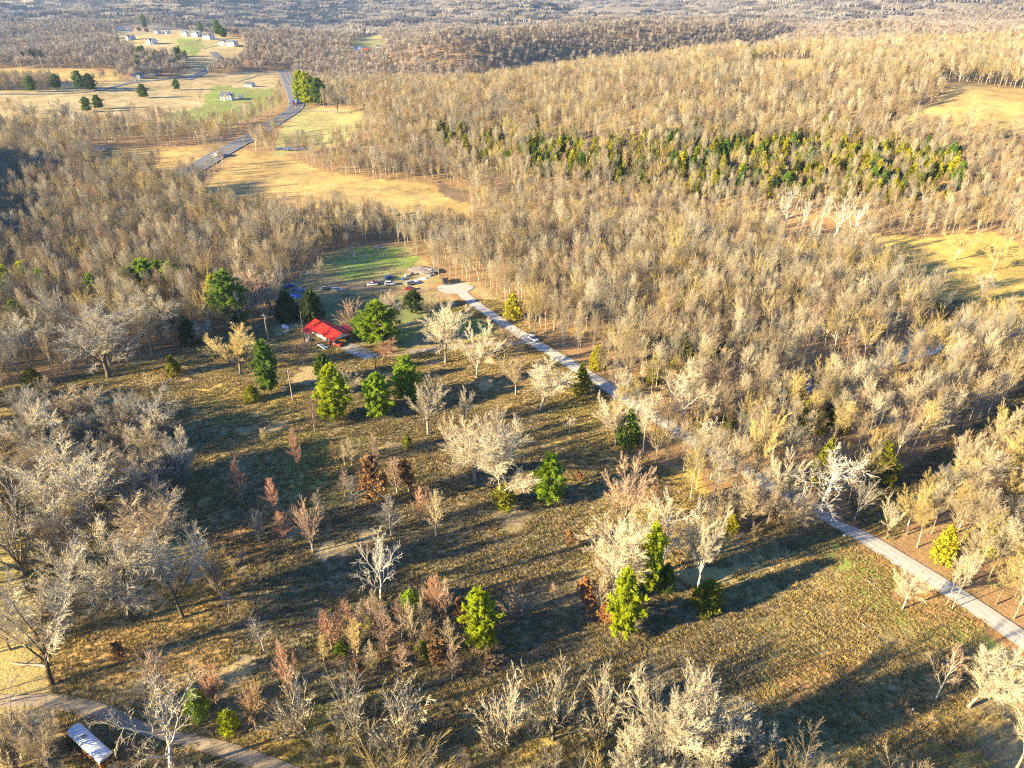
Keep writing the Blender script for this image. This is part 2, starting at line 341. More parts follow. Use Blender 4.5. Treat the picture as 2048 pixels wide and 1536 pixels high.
# ------------------------------------------------------------------ ground
def build_ground():
    Yv = np.concatenate([np.linspace(-3000, -150, 12), np.linspace(-120, 60, 60), 60+np.geomspace(1.0, 1+14000/120, 620)*120-120])[:]
    Yv = np.unique(Yv); ny = len(Yv)
    s = np.concatenate([np.linspace(-6, -1.05, 30)[:-1], np.linspace(-1.05, 1.05, 560), np.linspace(1.05, 6, 30)[1:]]); nx = len(s)
    Wd = 0.80*np.maximum(Yv, 0)+90
    X = s[None, :]*Wd[:, None]; Y = np.broadcast_to(Yv[:, None], X.shape); Z = height(X, Y)
    V = np.c_[X.ravel(), Y.ravel(), Z.ravel()]
    i = np.arange((ny-1)*(nx-1)); r, c = i//(nx-1), i % (nx-1); a = r*nx+c
    F = np.c_[a, a+1, a+nx+1, a+nx]
    me = mesh_from('ground', V, F, ground_material(), smooth=True)
    x, y, z = V.T; px, py, d = project(x, y, z)
    jx = (fbm(x, y, 14, 21)-.5)*(9+9*260/np.maximum(d, 80)); jy = (fbm(x, y, 14, 22)-.5)*(5+7*260/np.maximum(d, 80))
    qx, qy = px+jx, py+jy
    C = np.empty((len(V), 3)); C[:] = COL['wood']
    w = is_wood(qx, qy, x, y)
    k = fbm(x, y, 22, 31)[:, None]; k2 = fbm(x, y, 60, 33)[:, None]
    mead = np.array(COL['meadow'])*(0.75+.5*k)+(np.array((.05, .06, -.012)))*np.clip(k2*3-1.4, -.35, 1)
    C[~w] = mead[~w]
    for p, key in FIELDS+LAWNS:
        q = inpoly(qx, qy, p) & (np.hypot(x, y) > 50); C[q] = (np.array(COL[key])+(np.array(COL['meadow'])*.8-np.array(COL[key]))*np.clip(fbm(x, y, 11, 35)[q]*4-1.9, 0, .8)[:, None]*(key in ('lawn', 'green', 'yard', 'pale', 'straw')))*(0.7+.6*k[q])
    q = y > 2500; C[q] = np.array((.27, .22, .17))*(.75+.5*k[q])
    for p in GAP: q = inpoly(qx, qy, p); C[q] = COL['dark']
    # mown swathes on the lower right meadow
    ld = seg_dist(x, y, LANE); q = (ld < 4.6+2*fbm(x, y, 6, 40)) & ~w; C[q] = np.array(COL['rust'])*.9
    ca = me.color_attributes.new('cover', 'FLOAT_COLOR', 'POINT')
    ca.data.foreach_set('color', np.c_[C, np.ones(len(C))].astype(np.float32).ravel())
    g = new_obj('ground', me); props(g, kind='structure', label='rolling winter ground of straw grass, lawns and leaf litter')
    return g
def smooth_line(pts, step=3.0):
    P = [np.array(p, float) for p in pts]; P = [2*P[0]-P[1]]+P+[2*P[-1]-P[-2]]; out = []
    for i in range(1, len(P)-2):
        n = max(2, int(np.linalg.norm(P[i+1]-P[i])/step))
        for k in range(n):
            t = k/n; out.append(.5*((2*P[i])+(-P[i-1]+P[i+1])*t+(2*P[i-1]-5*P[i]+4*P[i+1]-P[i+2])*t*t+(-P[i-1]+3*P[i]-3*P[i+1]+P[i+2])*t**3))
    out.append(P[-2]); return np.array(out)
def world_line(px): return [tuple(v[:2]) for v in ground_many(px)]
def ribbon(name, line, width, m, lift, label, off=0.0, z_of=None, vary=0.0):
    L = smooth_line(line); T = np.gradient(L, axis=0); T /= np.linalg.norm(T, axis=1)[:, None]; N = np.c_[-T[:, 1], T[:, 0]]
    nx = 5; V = []
    wd = width*(1+vary*(np.sin(np.arange(len(L))*.7)+.6*np.sin(np.arange(len(L))*.23)))
    for k in range(nx):
        o = (k/(nx-1)-.5)*wd+off; q = L+N*o[:, None]
        V.append(np.c_[q, height(q[:, 0], q[:, 1])+lift+.05*(1-(2*k/(nx-1)-1)**2)])
    V = np.stack(V, 1).reshape(-1, 3); n = len(L)
    i = np.arange((n-1)*(nx-1)); r, c = i//(nx-1), i % (nx-1); a = r*nx+c
    o = new_obj(name, mesh_from(name, V, np.c_[a, a+nx, a+nx+1, a+1][:, ::-1], m, smooth=True)); props(o, kind='structure', label=label); return o
LANE = world_line(LANE_PX); DRIVE = world_line(DRIVE_PX); TRACK = world_line(TRACK_PX)
HIGHWAY = world_line(HIGHWAY_PX)
build_ground()
m_lane = mat('worn asphalt', (.60,.56,.48), .9, nz=.45, nscale=.8, bump=.2, bscale=6)
m_track = mat('polished asphalt', (.70,.66,.57), .85, nz=.35, nscale=.6)
m_hwy = mat('highway asphalt', (.20,.20,.215), .85, nz=.2, nscale=.2)
m_grav = mat('gravel', (.46,.36,.24), .95, nz=.35, nscale=.5, bump=.5, bscale=5)
m_dirt = mat('dirt', (.36,.24,.13), .95, nz=.35, nscale=.4, bump=.4, bscale=4)
m_conc = mat('concrete', (.46,.45,.43), .8, nz=.2, nscale=.4)
m_line = mat('road paint', (.75,.75,.70), .6); m_yel = mat('yellow road paint', (.70,.48,.06), .6)
ribbon('lane', LANE, 5.2, m_lane, .14, 'pale worn country lane running diagonally past the wood', vary=.02)
for o_ in (-.95, .85): ribbon('wheel_track', LANE, .55, m_track, .165, 'pale polished wheel track along the lane', off=o_, vary=.15)
ribbon('driveway', DRIVE[:-3], 3.4, m_grav, .12, 'gravel driveway from the lane to the red-roofed house', vary=.08)
ribbon('driveway_apron', world_line([(745,715),(712,700),(688,690)]), 6.0, m_conc, .13, 'pale paved end of the driveway beside the red-roofed house')
ribbon('dirt_track', TRACK, 2.8, m_grav, .12, 'pale gravel track at the lower left above the school bus', vary=.16)
ribbon('dirt_path', world_line([(645,572),(690,573),(760,580),(830,583),(888,577)]), 4.5, m_dirt, .12, 'bare dirt drive from the cul-de-sac past the parked cars', vary=.08)
ribbon('road', HIGHWAY, 17, m_hwy, .45, 'two lane highway crossing the valley at the upper left')
ribbon('edge_line', HIGHWAY, .35, m_line, .52, 'white edge line of the highway', off=7.7)
ribbon('edge_line', HIGHWAY, .35, m_line, .52, 'white edge line on the far side of the highway', off=-7.7)
ribbon('centre_line', HIGHWAY, .45, m_yel, .52, 'yellow centre line of the highway')
ribbon('side_road', world_line([(372,160),(400,148),(425,135),(437,118),(425,104)]), 11, m_hwy, .4, 'side road climbing to the white houses on the hill')
ribbon('field_road', world_line([(-300,192),(100,188),(200,180),(262,166),(340,158),(400,150)]), 6.5, m_hwy, .4, 'straight road along the edge of the pale far fields')
for pp, l in [([(365,88),(385,84),(402,77)], 'pale driveway below the middle white house on the hill'), ([(405,98),(425,93),(442,89)], 'pale driveway below the right white house on the hill'),
              ([(470,165),(520,150),(560,148)], 'gravel driveway from the highway to the small dark-roofed house'), ([(590,218),(640,222),(700,226)], 'gravel side lane right of the highway')]:
    ribbon('farm_path', world_line(pp), 4, m_grav, .35, l)
# turning circle at the end of the lane
def disc(name, c, rx, ry, m, lift, label, n=40):
    V = [(c.x, c.y, hz(c.x, c.y)+lift+.04)]; F = []
    for ring, f in enumerate((.5, 1.0)):
        for i in range(n):
            t = 2*math.pi*i/n; w = 1+.04*math.sin(3*t)+.03*math.sin(7*t+1); x, y = c.x+rx*f*w*math.cos(t), c.y+ry*f*w*math.sin(t); V.append((x, y, hz(x, y)+lift))
    for i in range(n): F.append((0, 1+i, 1+(i+1) % n))
    Q = [(1+i, n+1+i, n+1+(i+1) % n, 1+(i+1) % n) for i in range(n)]
    o = new_obj(name, mesh_from(name, V, [np.array(F), np.array(Q)], m, smooth=True)); props(o, kind='structure', label=label)
disc('turning_circle', at(910, 577), 8.0, 6.5, m_lane, .17, 'pale asphalt turning circle at the end of the lane')
# creek
m_water = bpy.data.materials.new('creek water'); m_water.use_nodes = True
_b = m_water.node_tree.nodes['Principled BSDF']; _b.inputs['Base Color'].default_value = (.05,.09,.12,1); _b.inputs['Roughness'].default_value = .12
_n = m_water.node_tree.nodes.new('ShaderNodeTexNoise'); _n.inputs['Scale'].default_value = 1.2; _n.inputs['Detail'].default_value = 5
_tc = m_water.node_tree.nodes.new('ShaderNodeTexCoord'); _mp = m_water.node_tree.nodes.new('ShaderNodeMapping'); _mp.inputs['Scale'].default_value = (1, .4, 1)
_bp = m_water.node_tree.nodes.new('ShaderNodeBump'); _bp.inputs['Strength'].default_value = .8; _bp.inputs['Distance'].default_value = .3
m_water.node_tree.links.new(_tc.outputs['Object'], _mp.inputs[0]); m_water.node_tree.links.new(_mp.outputs[0], _n.inputs['Vector'])
m_water.node_tree.links.new(_n.outputs['Fac'], _bp.inputs['Height']); m_water.node_tree.links.new(_bp.outputs[0], _b.inputs['Normal'])
_cr = m_water.node_tree.nodes.new('ShaderNodeMix'); _cr.data_type = 'RGBA'; _cr.inputs[6].default_value = (.04,.08,.12,1); _cr.inputs[7].default_value = (.30,.33,.35,1)
_mr = m_water.node_tree.nodes.new('ShaderNodeMapRange'); _mr.inputs['From Min'].default_value = .54; _mr.inputs['From Max'].default_value = .66
m_water.node_tree.links.new(_n.outputs['Fac'], _mr.inputs['Value']); m_water.node_tree.links.new(_mr.outputs[0], _cr.inputs[0]); m_water.node_tree.links.new(_cr.outputs[2], _b.inputs['Base Color'])
def water(name, line, width, label):
    L = smooth_line(line, 4); T = np.gradient(L, axis=0); T /= np.linalg.norm(T, axis=1)[:, None]; N = np.c_[-T[:, 1], T[:, 0]]
    zc = height(L[:, 0], L[:, 1])+1.15; zc = np.convolve(np.pad(zc, 6, 'edge'), np.ones(13)/13, 'valid')
    w = width*(1+.25*np.sin(np.arange(len(L))*.5))
    V = np.stack([np.c_[L-N*w[:, None]/2, zc], np.c_[L+N*w[:, None]/2, zc]], 1).reshape(-1, 3); a = np.arange(len(L)-1)*2
    o = new_obj(name, mesh_from(name, V, np.c_[a, a+1, a+3, a+2], m_water)); props(o, kind='structure', label=label)
water('creek_water', CREEK, 8.5, 'shallow creek with pale riffles between the two woods')
def pool(name, c, rx, ry, lift, label):
    c = at(*c); n = 28; V = [(c.x, c.y, c.z+lift)]+[(c.x+rx*math.cos(2*math.pi*i/n)*(1+.15*math.sin(i*1.7)), c.y+ry*math.sin(2*math.pi*i/n), c.z+lift) for i in range(n)]
    o = new_obj(name, mesh_from(name, V, np.array([(0, 1+i, 1+(i+1) % n) for i in range(n)]), m_water)); props(o, kind='structure', label=label)
pool('pond_water', (585, 299), 15, 6, .9, 'small pale pond below the highway bridge')
pool('flood_water', (60, 300), 60, 22, .9, 'dark shaded backwater at the left edge below the fields')
pool('river_water', (40, 468), 34, 12, .9, 'dark blue shaded water at the left edge beyond the pines')

# ------------------------------------------------------------------ trees
def _norm(v): return v/(math.sqrt(v[0]*v[0]+v[1]*v[1]+v[2]*v[2])+1e-9)
class Tree:
    def __init__(s): s.a = []; s.b = []       # thick wood; twigs: (p0, p1, r0, r1)
    def grow(s, rng, p, d, L, r, lv, P, twig_lv):
        q = P[lv]; n = q.get('seg', 2); pts = [p]; rad = [r]; dirs = [d]; tip = q.get('tip', .35)
        for i in range(n):
            d = _norm(d+rng.normal(0, q.get('wob', .12), 3)+np.array((0, 0, q.get('up', 0)))); p = p+d*(L/n)
            pts.append(p); dirs.append(d); rad.append(r*(1-(1-tip)*(i+1)/n))
            (s.b if lv >= twig_lv else s.a).append((pts[-2], p, rad[-2], rad[-1] if lv < len(P)-1 or i < n-1 else rad[-1]*.3))
        if lv+1 >= len(P): return
        c = P[lv+1]; m = c['n']; st = c.get('start', .2); en = c.get('end', 1.0); az = rng.uniform(0, 6.28)
        for k in range(m):
            t = st+(en-st)*(k+rng.uniform(0, 1))/m; f = t*n; i = min(int(f), n-1); fr = f-i
            pp = pts[i]*(1-fr)+pts[i+1]*fr; dd = dirs[min(i+1, n)]; rr = rad[i]*(1-fr)+rad[i+1]*fr
            az += 2.4+rng.uniform(-.5, .5); an = max(.12, rng.normal(c['ang'], c.get('angv', .14)))
            if 'ang1' in c: an = c['ang']+(c['ang1']-c['ang'])*t+rng.normal(0, c.get('angv', .1))
            o = np.cross(dd, (0.13, .21, 1.0) if abs(dd[2]) < .9 else (1.0, .1, 0)); o = _norm(o); o2 = np.cross(dd, o)
            e = _norm(dd*math.cos(an)+(o*math.cos(az)+o2*math.sin(az))*math.sin(an))
            prof = c['prof'](t) if 'prof' in c else (1-.45*(t-st)/(1.0001-st))
            s.grow(rng, pp, e, L*c['len']*prof*rng.uniform(.75, 1.2), max(min(rr*c.get('rk', .62), rr), c.get('rmin', .02)), lv+1, P, twig_lv)
def cones(S, k, tipped):
    """tapered k-sided pieces; tipped: run to a point (k triangles), else open prisms"""
    if not S: return np.zeros((0, 3)), []
    p0 = np.array([a[0] for a in S]); p1 = np.array([a[1] for a in S]); r0 = np.array([a[2] for a in S]); r1 = np.array([a[3] for a in S])
    d = p1-p0; d /= np.linalg.norm(d, axis=1)[:, None]+1e-9
    h = np.where(np.abs(d[:, 2:3]) < .9, np.array([[0, 0, 1.]]), np.array([[1., 0, 0]])); u = np.cross(d, h); u /= np.linalg.norm(u, axis=1)[:, None]; v = np.cross(d, u)
    n = len(S); V0 = [p0+r0[:, None]*(u*math.cos(t)+v*math.sin(t)) for t in np.arange(k)*2*math.pi/k]
    if tipped:
        V = np.stack(V0+[p1], 1).reshape(-1, 3); b = np.arange(n)*(k+1)
        return V, np.concatenate([np.c_[b+i, b+(i+1) % k, b+k] for i in range(k)])
    V1 = [p1+r1[:, None]*(u*math.cos(t)+v*math.sin(t)) for t in np.arange(k)*2*math.pi/k]
    V = np.stack(V0+V1, 1).reshape(-1, 3); b = np.arange(n)*2*k
    return V, np.concatenate([np.c_[b+i, b+(i+1) % k, b+k+(i+1) % k, b+k+i] for i in range(k)])
def tree_meshes(t, name, ka=5, joined=False, tri_twigs=True):
    big = [x for x in t.a if x[2] > .045]; small = [x for x in t.a if x[2] <= .045]
    Va, Fa = cones(big, ka, False); Vb, Fb = cones(small, 3, False)
    tw = [x for x in t.b]; Vc, Fc = cones(tw, 3, True)
    if joined:
        V = np.concatenate([Va, Vb, Vc]); fs = []; mi = []
        for F, off, m in ((Fa, 0, 0), (Fb, len(Va), 1), (Fc, len(Va)+len(Vb), 1)):
            if len(F): fs.append(np.asarray(F)+off); mi.append(np.full(len(F), m))
        return mesh_from(name, V, fs, [M_BARK, M_TWIG], np.concatenate(mi))
    trunk = mesh_from(name+'_trunk', Va, [Fa], M_BARK, smooth=True)
    V = np.concatenate([Vb, Vc]) if len(small) else Vc
    fs = ([np.asarray(Fb)] if len(small) else [])+[np.asarray(Fc)+len(Vb)]
    return trunk, mesh_from(name+'_crown', V, fs, M_TWIG)
def spec(style, q=1.0, tw=1.0):
    """branching rules on a tree of height 1 * H; q scales how many twigs, tw how thick they are"""
    N = lambda n: max(2, int(round(n*q)))
    r = .021*tw
    if style == 'oak':      # open grown, broad dome
        return dict(trunk=.40, P=[dict(seg=4, wob=.07, tip=.6), dict(n=9, ang=.78, ang1=.34, angv=.16, len=1.55, start=.42, seg=5, wob=.09, up=.05, tip=.2, rk=.5, prof=lambda t: 1.0+.12*t),
            dict(n=11, ang=.62, len=.46, start=.16, seg=4, wob=.10, up=.03, rk=.5, tip=.28), dict(n=N(9), ang=.52, len=.42, start=.10, seg=2, wob=.10, up=.03, rk=.5, rmin=.022*tw),
            dict(n=N(5), ang=.5, len=.62, start=.05, seg=1, wob=.1, rk=.6, rmin=r*.8)], tl=4, r=.017)
    if style == 'forest':   # tall clean stem, narrow top
        return dict(trunk=.95, P=[dict(seg=7, wob=.035, tip=.15), dict(n=15, ang=.75, ang1=.38, len=.36, start=.36, seg=4, wob=.08, up=.10, tip=.25, rk=.42, prof=lambda t: 1.25-.85*abs(t-.60)/.4),
            dict(n=9, ang=.55, len=.48, start=.12, seg=2, wob=.10, up=.06, rk=.5, rmin=.024*tw), dict(n=N(8), ang=.45, len=.55, start=.08, seg=1, wob=.1, up=.05, rk=.6, rmin=r*.9),
            dict(n=N(3), ang=.42, len=.7, start=.1, seg=1, wob=.1, rk=.7, rmin=r*.75)], tl=3, r=.0105)
    if style == 'vase':     # upswept fan crown, forked stem
        return dict(trunk=.36, P=[dict(seg=4, wob=.06, tip=.7), dict(n=8, ang=.46, angv=.16, len=1.7, start=.5, seg=5, wob=.07, up=.02, tip=.2, rk=.55, prof=lambda t: .9+.1*t),
            dict(n=10, ang=.46, len=.40, start=.14, seg=3, wob=.09, up=.04, rk=.5), dict(n=N(9), ang=.42, len=.46, start=.08, seg=2, wob=.09, up=.03, rk=.55, rmin=.022*tw),
            dict(n=N(4), ang=.45, len=.62, start=.05, seg=1, rk=.6, rmin=r*.8)], tl=4, r=.0135)
    if style == 'sapling':  # upright dense oval
        return dict(trunk=.97, P=[dict(seg=6, wob=.03, tip=.12), dict(n=30, ang=.62, ang1=.3, len=.42, start=.10, seg=3, wob=.09, up=.12, tip=.3, rk=.4, rmin=.02*tw, prof=lambda t: (1.12-.8*t) if t > .3 else .55+1.1*t),
            dict(n=N(9), ang=.42, len=.42, start=.12, seg=2, wob=.1, up=.08, rk=.6, rmin=.015*tw), dict(n=N(3), ang=.4, len=.5, start=.2, seg=1, rk=.7, rmin=.013*tw)], tl=2, r=.013)
    if style == 'round':    # dense rounded small tree
        return dict(trunk=.22, P=[dict(seg=2, wob=.05, tip=.8), dict(n=14, ang=.45, angv=.28, len=2.9, start=.35, seg=4, wob=.09, up=.03, tip=.25, rk=.5, prof=lambda t: .85+.3*t),
            dict(n=11, ang=.5, len=.42, start=.22, seg=3, wob=.12, up=.04, rk=.5, rmin=.022*tw), dict(n=N(9), ang=.45, len=.42, start=.15, seg=1, wob=.1, rk=.6, rmin=.016*tw)], tl=3, r=.02)
    if style == 'fountain': # many stems fanning from the base
        return dict(trunk=.10, P=[dict(seg=1, tip=.95), dict(n=15, ang=.62, angv=.36, len=8.8, start=.4, seg=6, wob=.09, up=.015, tip=.18, rk=.36, prof=lambda t: .85+.2*t),
            dict(n=10, ang=.55, len=.30, start=.28, seg=3, wob=.12, rk=.5, rmin=.026*tw), dict(n=N(6), ang=.5, len=.45, start=.12, seg=1, rk=.6, rmin=r)], tl=3, r=.035)
    if style == 'white':    # crooked pale limbs, sparse
        return dict(trunk=.62, P=[dict(seg=5, wob=.11, tip=.5), dict(n=9, ang=.75, ang1=.4, angv=.22, len=.82, start=.28, seg=6, wob=.2, up=.08, tip=.22, rk=.55),
            dict(n=8, ang=.7, len=.46, start=.15, seg=4, wob=.2, up=.03, rk=.55, tip=.3), dict(n=N(7), ang=.6, len=.45, start=.12, seg=2, wob=.18, rk=.5, rmin=.026),
            dict(n=N(4), ang=.6, len=.5, start=.1, seg=1, rk=.6, rmin=.018)], tl=4, r=.017)
    if style == 'bush':
        return dict(trunk=.12, P=[dict(seg=1, tip=.9), dict(n=11, ang=.6, angv=.35, len=6.5, start=.1, seg=3, wob=.14, up=.03, tip=.3, rk=.4),
            dict(n=8, ang=.55, len=.42, start=.15, seg=2, wob=.15, rk=.5, rmin=.018*tw), dict(n=N(6), ang=.5, len=.5, start=.1, seg=1, rk=.6, rmin=.014*tw)], tl=2, r=.03)
def make_tree(style, H, seed, q=1.0, tw=1.0, joined=False, name=None):
    rng = np.random.default_rng(seed); s = spec(style, q, tw); t = Tree()
    t.grow(rng, np.zeros(3), np.array((0, 0, 1.0)), H*s['trunk'], H*s['r'], 0, s['P'], s['tl'])
    # rescale so that the top sits at H
    zs = max(max(x[1][2] for x in t.a), max(x[1][2] for x in t.b)) if t.b else 1
    k = H/zs; t.a = [(a*k, b*k, c, d) for a, b, c, d in t.a]; t.b = [(a*k, b*k, c, d) for a, b, c, d in t.b]
    t.a[0] = (t.a[0][0]-np.array((0, 0, .6)), t.a[0][1], t.a[0][2]*1.25, t.a[0][3])
    allp = np.array([x[1] for x in t.b]); w = float(np.percentile(np.hypot(allp[:, 0], allp[:, 1]), 96))*2
    m = tree_meshes(t, name or style, joined=joined)
    return m, w
def far_tree(H, cr, seed, n=60, base=.35, tw=.09, name='far', sides=3):
    """a simple bare tree for distances where a crown is a few pixels: stem plus rising twig sprays"""
    rng = np.random.default_rng(seed); a = [(np.array((0, 0, -.5)), np.array((rng.normal(0, .4), rng.normal(0, .4), H*.8)), H*.012, .05)]; b = []
    for i in range(n):
        t = rng.uniform(base, .85); z = H*t; az = rng.uniform(0, 6.283); rr = cr*math.sqrt(rng.uniform(.02, 1))
        zt = H*(t+.08+.18*rng.uniform())*(1.05-.25*(rr/cr)**2); p0 = np.array((rr*.35*math.cos(az), rr*.35*math.sin(az), z*.92)); p1 = np.array((rr*math.cos(az), rr*math.sin(az), max(zt, z+.6)))
        b.append((p0, p1, tw*rng.uniform(.6, 1.3), .01))
    T = Tree(); T.a = a; T.b = b
    return tree_meshes(T, name, ka=3, joined=True)
def clump_mesh(C, N, size, n, rng, mats, name, flat=.5, trunk=None, aspect=.35):
    """needle or leaf sprays: n small triangles about each centre C, leaning along N"""
    m = len(C); idx = np.repeat(np.arange(m), n); c = C[idx]; nn = N[idx]
    d = rng.normal(0, 1, (m*n, 3)); d = d/np.linalg.norm(d, axis=1)[:, None]+nn*flat; d /= np.linalg.norm(d, axis=1)[:, None]
    s = size[idx] if hasattr(size, '__len__') else np.full(m*n, size); s = s*rng.uniform(.6, 1.3, m*n)
    o = c+rng.normal(0, 1, (m*n, 3))*s[:, None]*.35; tip = o+d*s[:, None]
    w = np.cross(d, rng.normal(0, 1, (m*n, 3))); w /= np.linalg.norm(w, axis=1)[:, None]; w *= (s*aspect)[:, None]
    V = np.stack([o-w, o+w, tip], 1).reshape(-1, 3); b = np.arange(m*n)*3
    F = np.c_[b, b+1, b+2]
    if trunk is None: return mesh_from(name, V, F, mats)
    Vt, Ft = cones(trunk, 5, False)
    return mesh_from(name, np.concatenate([V, Vt]), [F, np.asarray(Ft)+len(V)], mats, np.r_[np.zeros(len(F)), np.ones(len(Ft))])
def pine(H, W, seed, name, joined=False, k=1.0, base=.12):
    rng = np.random.default_rng(seed); C = []; N = []; S = []; tr = [(np.array((0, 0, -.6)), np.array((0, 0, H*.96)), H*.016, .03)]
    z = H*base; step = H/26
    while z < H:
        t = (z/H-base)/(1-base); r = W/2*math.sin(math.pi*(.16+.80*t))**.75*(1.08-.25*t)*rng.uniform(.72, 1.14); nb = 6 if t < .8 else 4; az0 = rng.uniform(0, 6.28)
        for i in range(nb):
            az = az0+i*6.283/nb+rng.normal(0, .25); L = r*rng.uniform(.5, 1.2); up = .12+.35*t
            e = np.array((math.cos(az), math.sin(az), up)); tr.append((np.array((0, 0, z)), np.array((0, 0, z))+e*L*.9, .05, .02))
            for f in (.38, .62, .82, 1.0):
                if f*L < .35 and f < 1: continue
                for j in range(3 if f > .5 else 1):
                    C.append(np.array((0, 0, z))+e*L*f+rng.normal(0, .16, 3)*L*.4+np.array((0, 0, rng.uniform(-.1, .25)))); N.append(e); S.append(rng.uniform(.30, .55)*(.7+.3*(1-t)))
        z += step*rng.uniform(.7, 1.25)
    C.append(np.array((0, 0, H))); N.append(np.array((0, 0, 1.))); S.append(.6)
    C, N, S = np.array(C), np.array(N), np.array(S)
    if joined: return clump_mesh(C, N, S, max(5, int(12*k)), rng, [M_LEAF, M_BARK], name, .9, tr)
    return mesh_from(name+'_trunk', *[(lambda v: (v[0], [v[1]]))(cones(tr, 5, False))][0], M_BARK), clump_mesh(C, N, S, int(44*k), rng, M_LEAF, name+'_crown', .9, aspect=.17)
def cedar(H, W, seed, name, joined=False, k=1.0, lean=1.0):
    """dense juniper: pointed egg outline broken into plumes"""
    rng = np.random.default_rng(seed); n = int(230*k*max(1, H/7)); t = rng.uniform(.02, 1, n)**.8; az = rng.uniform(0, 6.283, n)
    prof = np.sin(np.clip(t*.9+.17, 0, 1)*math.pi)**.6*(1-t*.45)
    lob = 1+.18*np.sin(az*3+seed)+.16*np.sin(az*5+t*9+seed)+rng.normal(0, .06, n); r = W/2*prof*lob*rng.uniform(.55, 1.0, n)**.5
    C = np.c_[r*np.cos(az), r*np.sin(az), H*t*.97]; N = np.c_[np.cos(az)*.5, np.sin(az)*.5, np.full(n, .9)]
    tr = [(np.array((0, 0, -.5)), np.array((0, 0, H*.9)), H*.02, .03)]
    s = rng.uniform(.38, .7, n)*min(1.3, max(.5, H/8))
    if joined: return clump_mesh(C, N, s, 9, rng, [M_LEAF, M_BARK], name, .8, tr, .3)
    return mesh_from(name+'_trunk', *[(lambda v: (v[0], [v[1]]))(cones(tr, 5, False))][0], M_BARK), clump_mesh(C, N, s, 13, rng, M_LEAF, name+'_crown', .8, aspect=.3)
def leafy(style, H, seed, name, q=.5, leaves=900, size=.22):
    """bare-branched tree that still holds dry leaves"""
    rng = np.random.default_rng(seed); s = spec(style, q, 1.0); t = Tree()
    t.grow(rng, np.zeros(3), np.array((0, 0, 1.0)), H*s['trunk'], H*s['r'], 0, s['P'], s['tl'])
    k = H/max(x[1][2] for x in t.b); t.a = [(a*k, b*k, c, d) for a, b, c, d in t.a]; t.b = [(a*k, b*k, c, d) for a, b, c, d in t.b]
    tips = np.array([x[1] for x in t.b]); i = rng.integers(0, len(tips), leaves); w = float(np.percentile(np.hypot(tips[:, 0], tips[:, 1]), 96))*2
    lv = clump_mesh(tips[i], np.zeros((leaves, 3)), size, 3, rng, M_DRY, name+'_leaves', 0, aspect=.6)
    return tree_meshes(t, name)+(lv,), w

# ---- one of each kind, as (meshes, natural height, natural crown width)
LIB = {}
def lib(key, style, H, n, q=1.0, tw=1.0):
    LIB[key] = []
    for i in range(n):
        ms, w = make_tree(style, H, 100*len(LIB)+i*7+1, q, tw, name=key)
        LIB[key].append((ms, H, w))
lib('oak', 'oak', 18, 4, 1.55, 1.3); lib('forest', 'forest', 20, 5, 1.15, 1.2); lib('vase', 'vase', 18, 4, 1.4, 1.3); lib('sapling', 'sapling', 8, 4, 1.3, 1.35)
lib('round', 'round', 7, 2, 1.25, 1.35); lib('fountain', 'fountain', 9, 3, 1.6, 1.35); lib('white', 'white', 18, 3, 1.25, 1.3); lib('bush', 'bush', 4, 2)
lib('thin', 'white', 20, 3, .45, .9)
LIB['pine'] = [(pine(13, 7.5, 40+i, 'pine'), 13, 7.5) for i in range(3)]
LIB['cedar'] = [(cedar(8, 4.6, 60+i, 'cedar'), 8, 4.6) for i in range(3)]
LIB['leafy'] = []
for i in range(2):
    ms, w = leafy('sapling', 8, 300+i, 'leafy'); LIB['leafy'].append((ms, 8, w))
KIND = {'oak': ('bare_tree', 'tree'), 'forest': ('bare_tree', 'tree'), 'vase': ('bare_tree', 'tree'), 'sapling': ('young_tree', 'young tree'), 'round': ('round_tree', 'tree'),
        'fountain': ('spreading_tree', 'tree'), 'white': ('sycamore_tree', 'tree'), 'thin': ('sycamore_tree', 'tree'), 'bush': ('bare_shrub', 'shrub'), 'pine': ('pine_tree', 'pine tree'),
        'cedar': ('cedar_tree', 'cedar'), 'leafy': ('brown_leaved_tree', 'tree')}
TW = {'tan': (.31,.24,.15), 'grey': (.27,.24,.19), 'pink': (.32,.22,.15), 'red': (.34,.19,.12), 'gold': (.36,.27,.11), 'white': (.42,.38,.31), 'green': (.25,.24,.09),
      'brown': (.24,.16,.09), 'pale': (.38,.32,.22)}
TW = {k: tuple(min(c*w, .8) for c, w in zip(v, (1.22, 1.22, 1.17))) for k, v in TW.items()}
BK = {'dark': (.11,.09,.06), 'mid': (.25,.21,.15), 'pale': (.42,.36,.27), 'white': (.56,.51,.42)}
LF = {'bright': (.30,.42,.025), 'lime': (.46,.52,.02), 'deep': (.15,.24,.03), 'dark': (.07,.11,.03), 'olive': (.27,.27,.025), 'yellow': (.44,.40,.025), 'brown': (.36,.20,.08), 'orange': (.38,.18,.07)}
COUNT = {}
TAKEN = []      # footprints: where hand placed trees stand
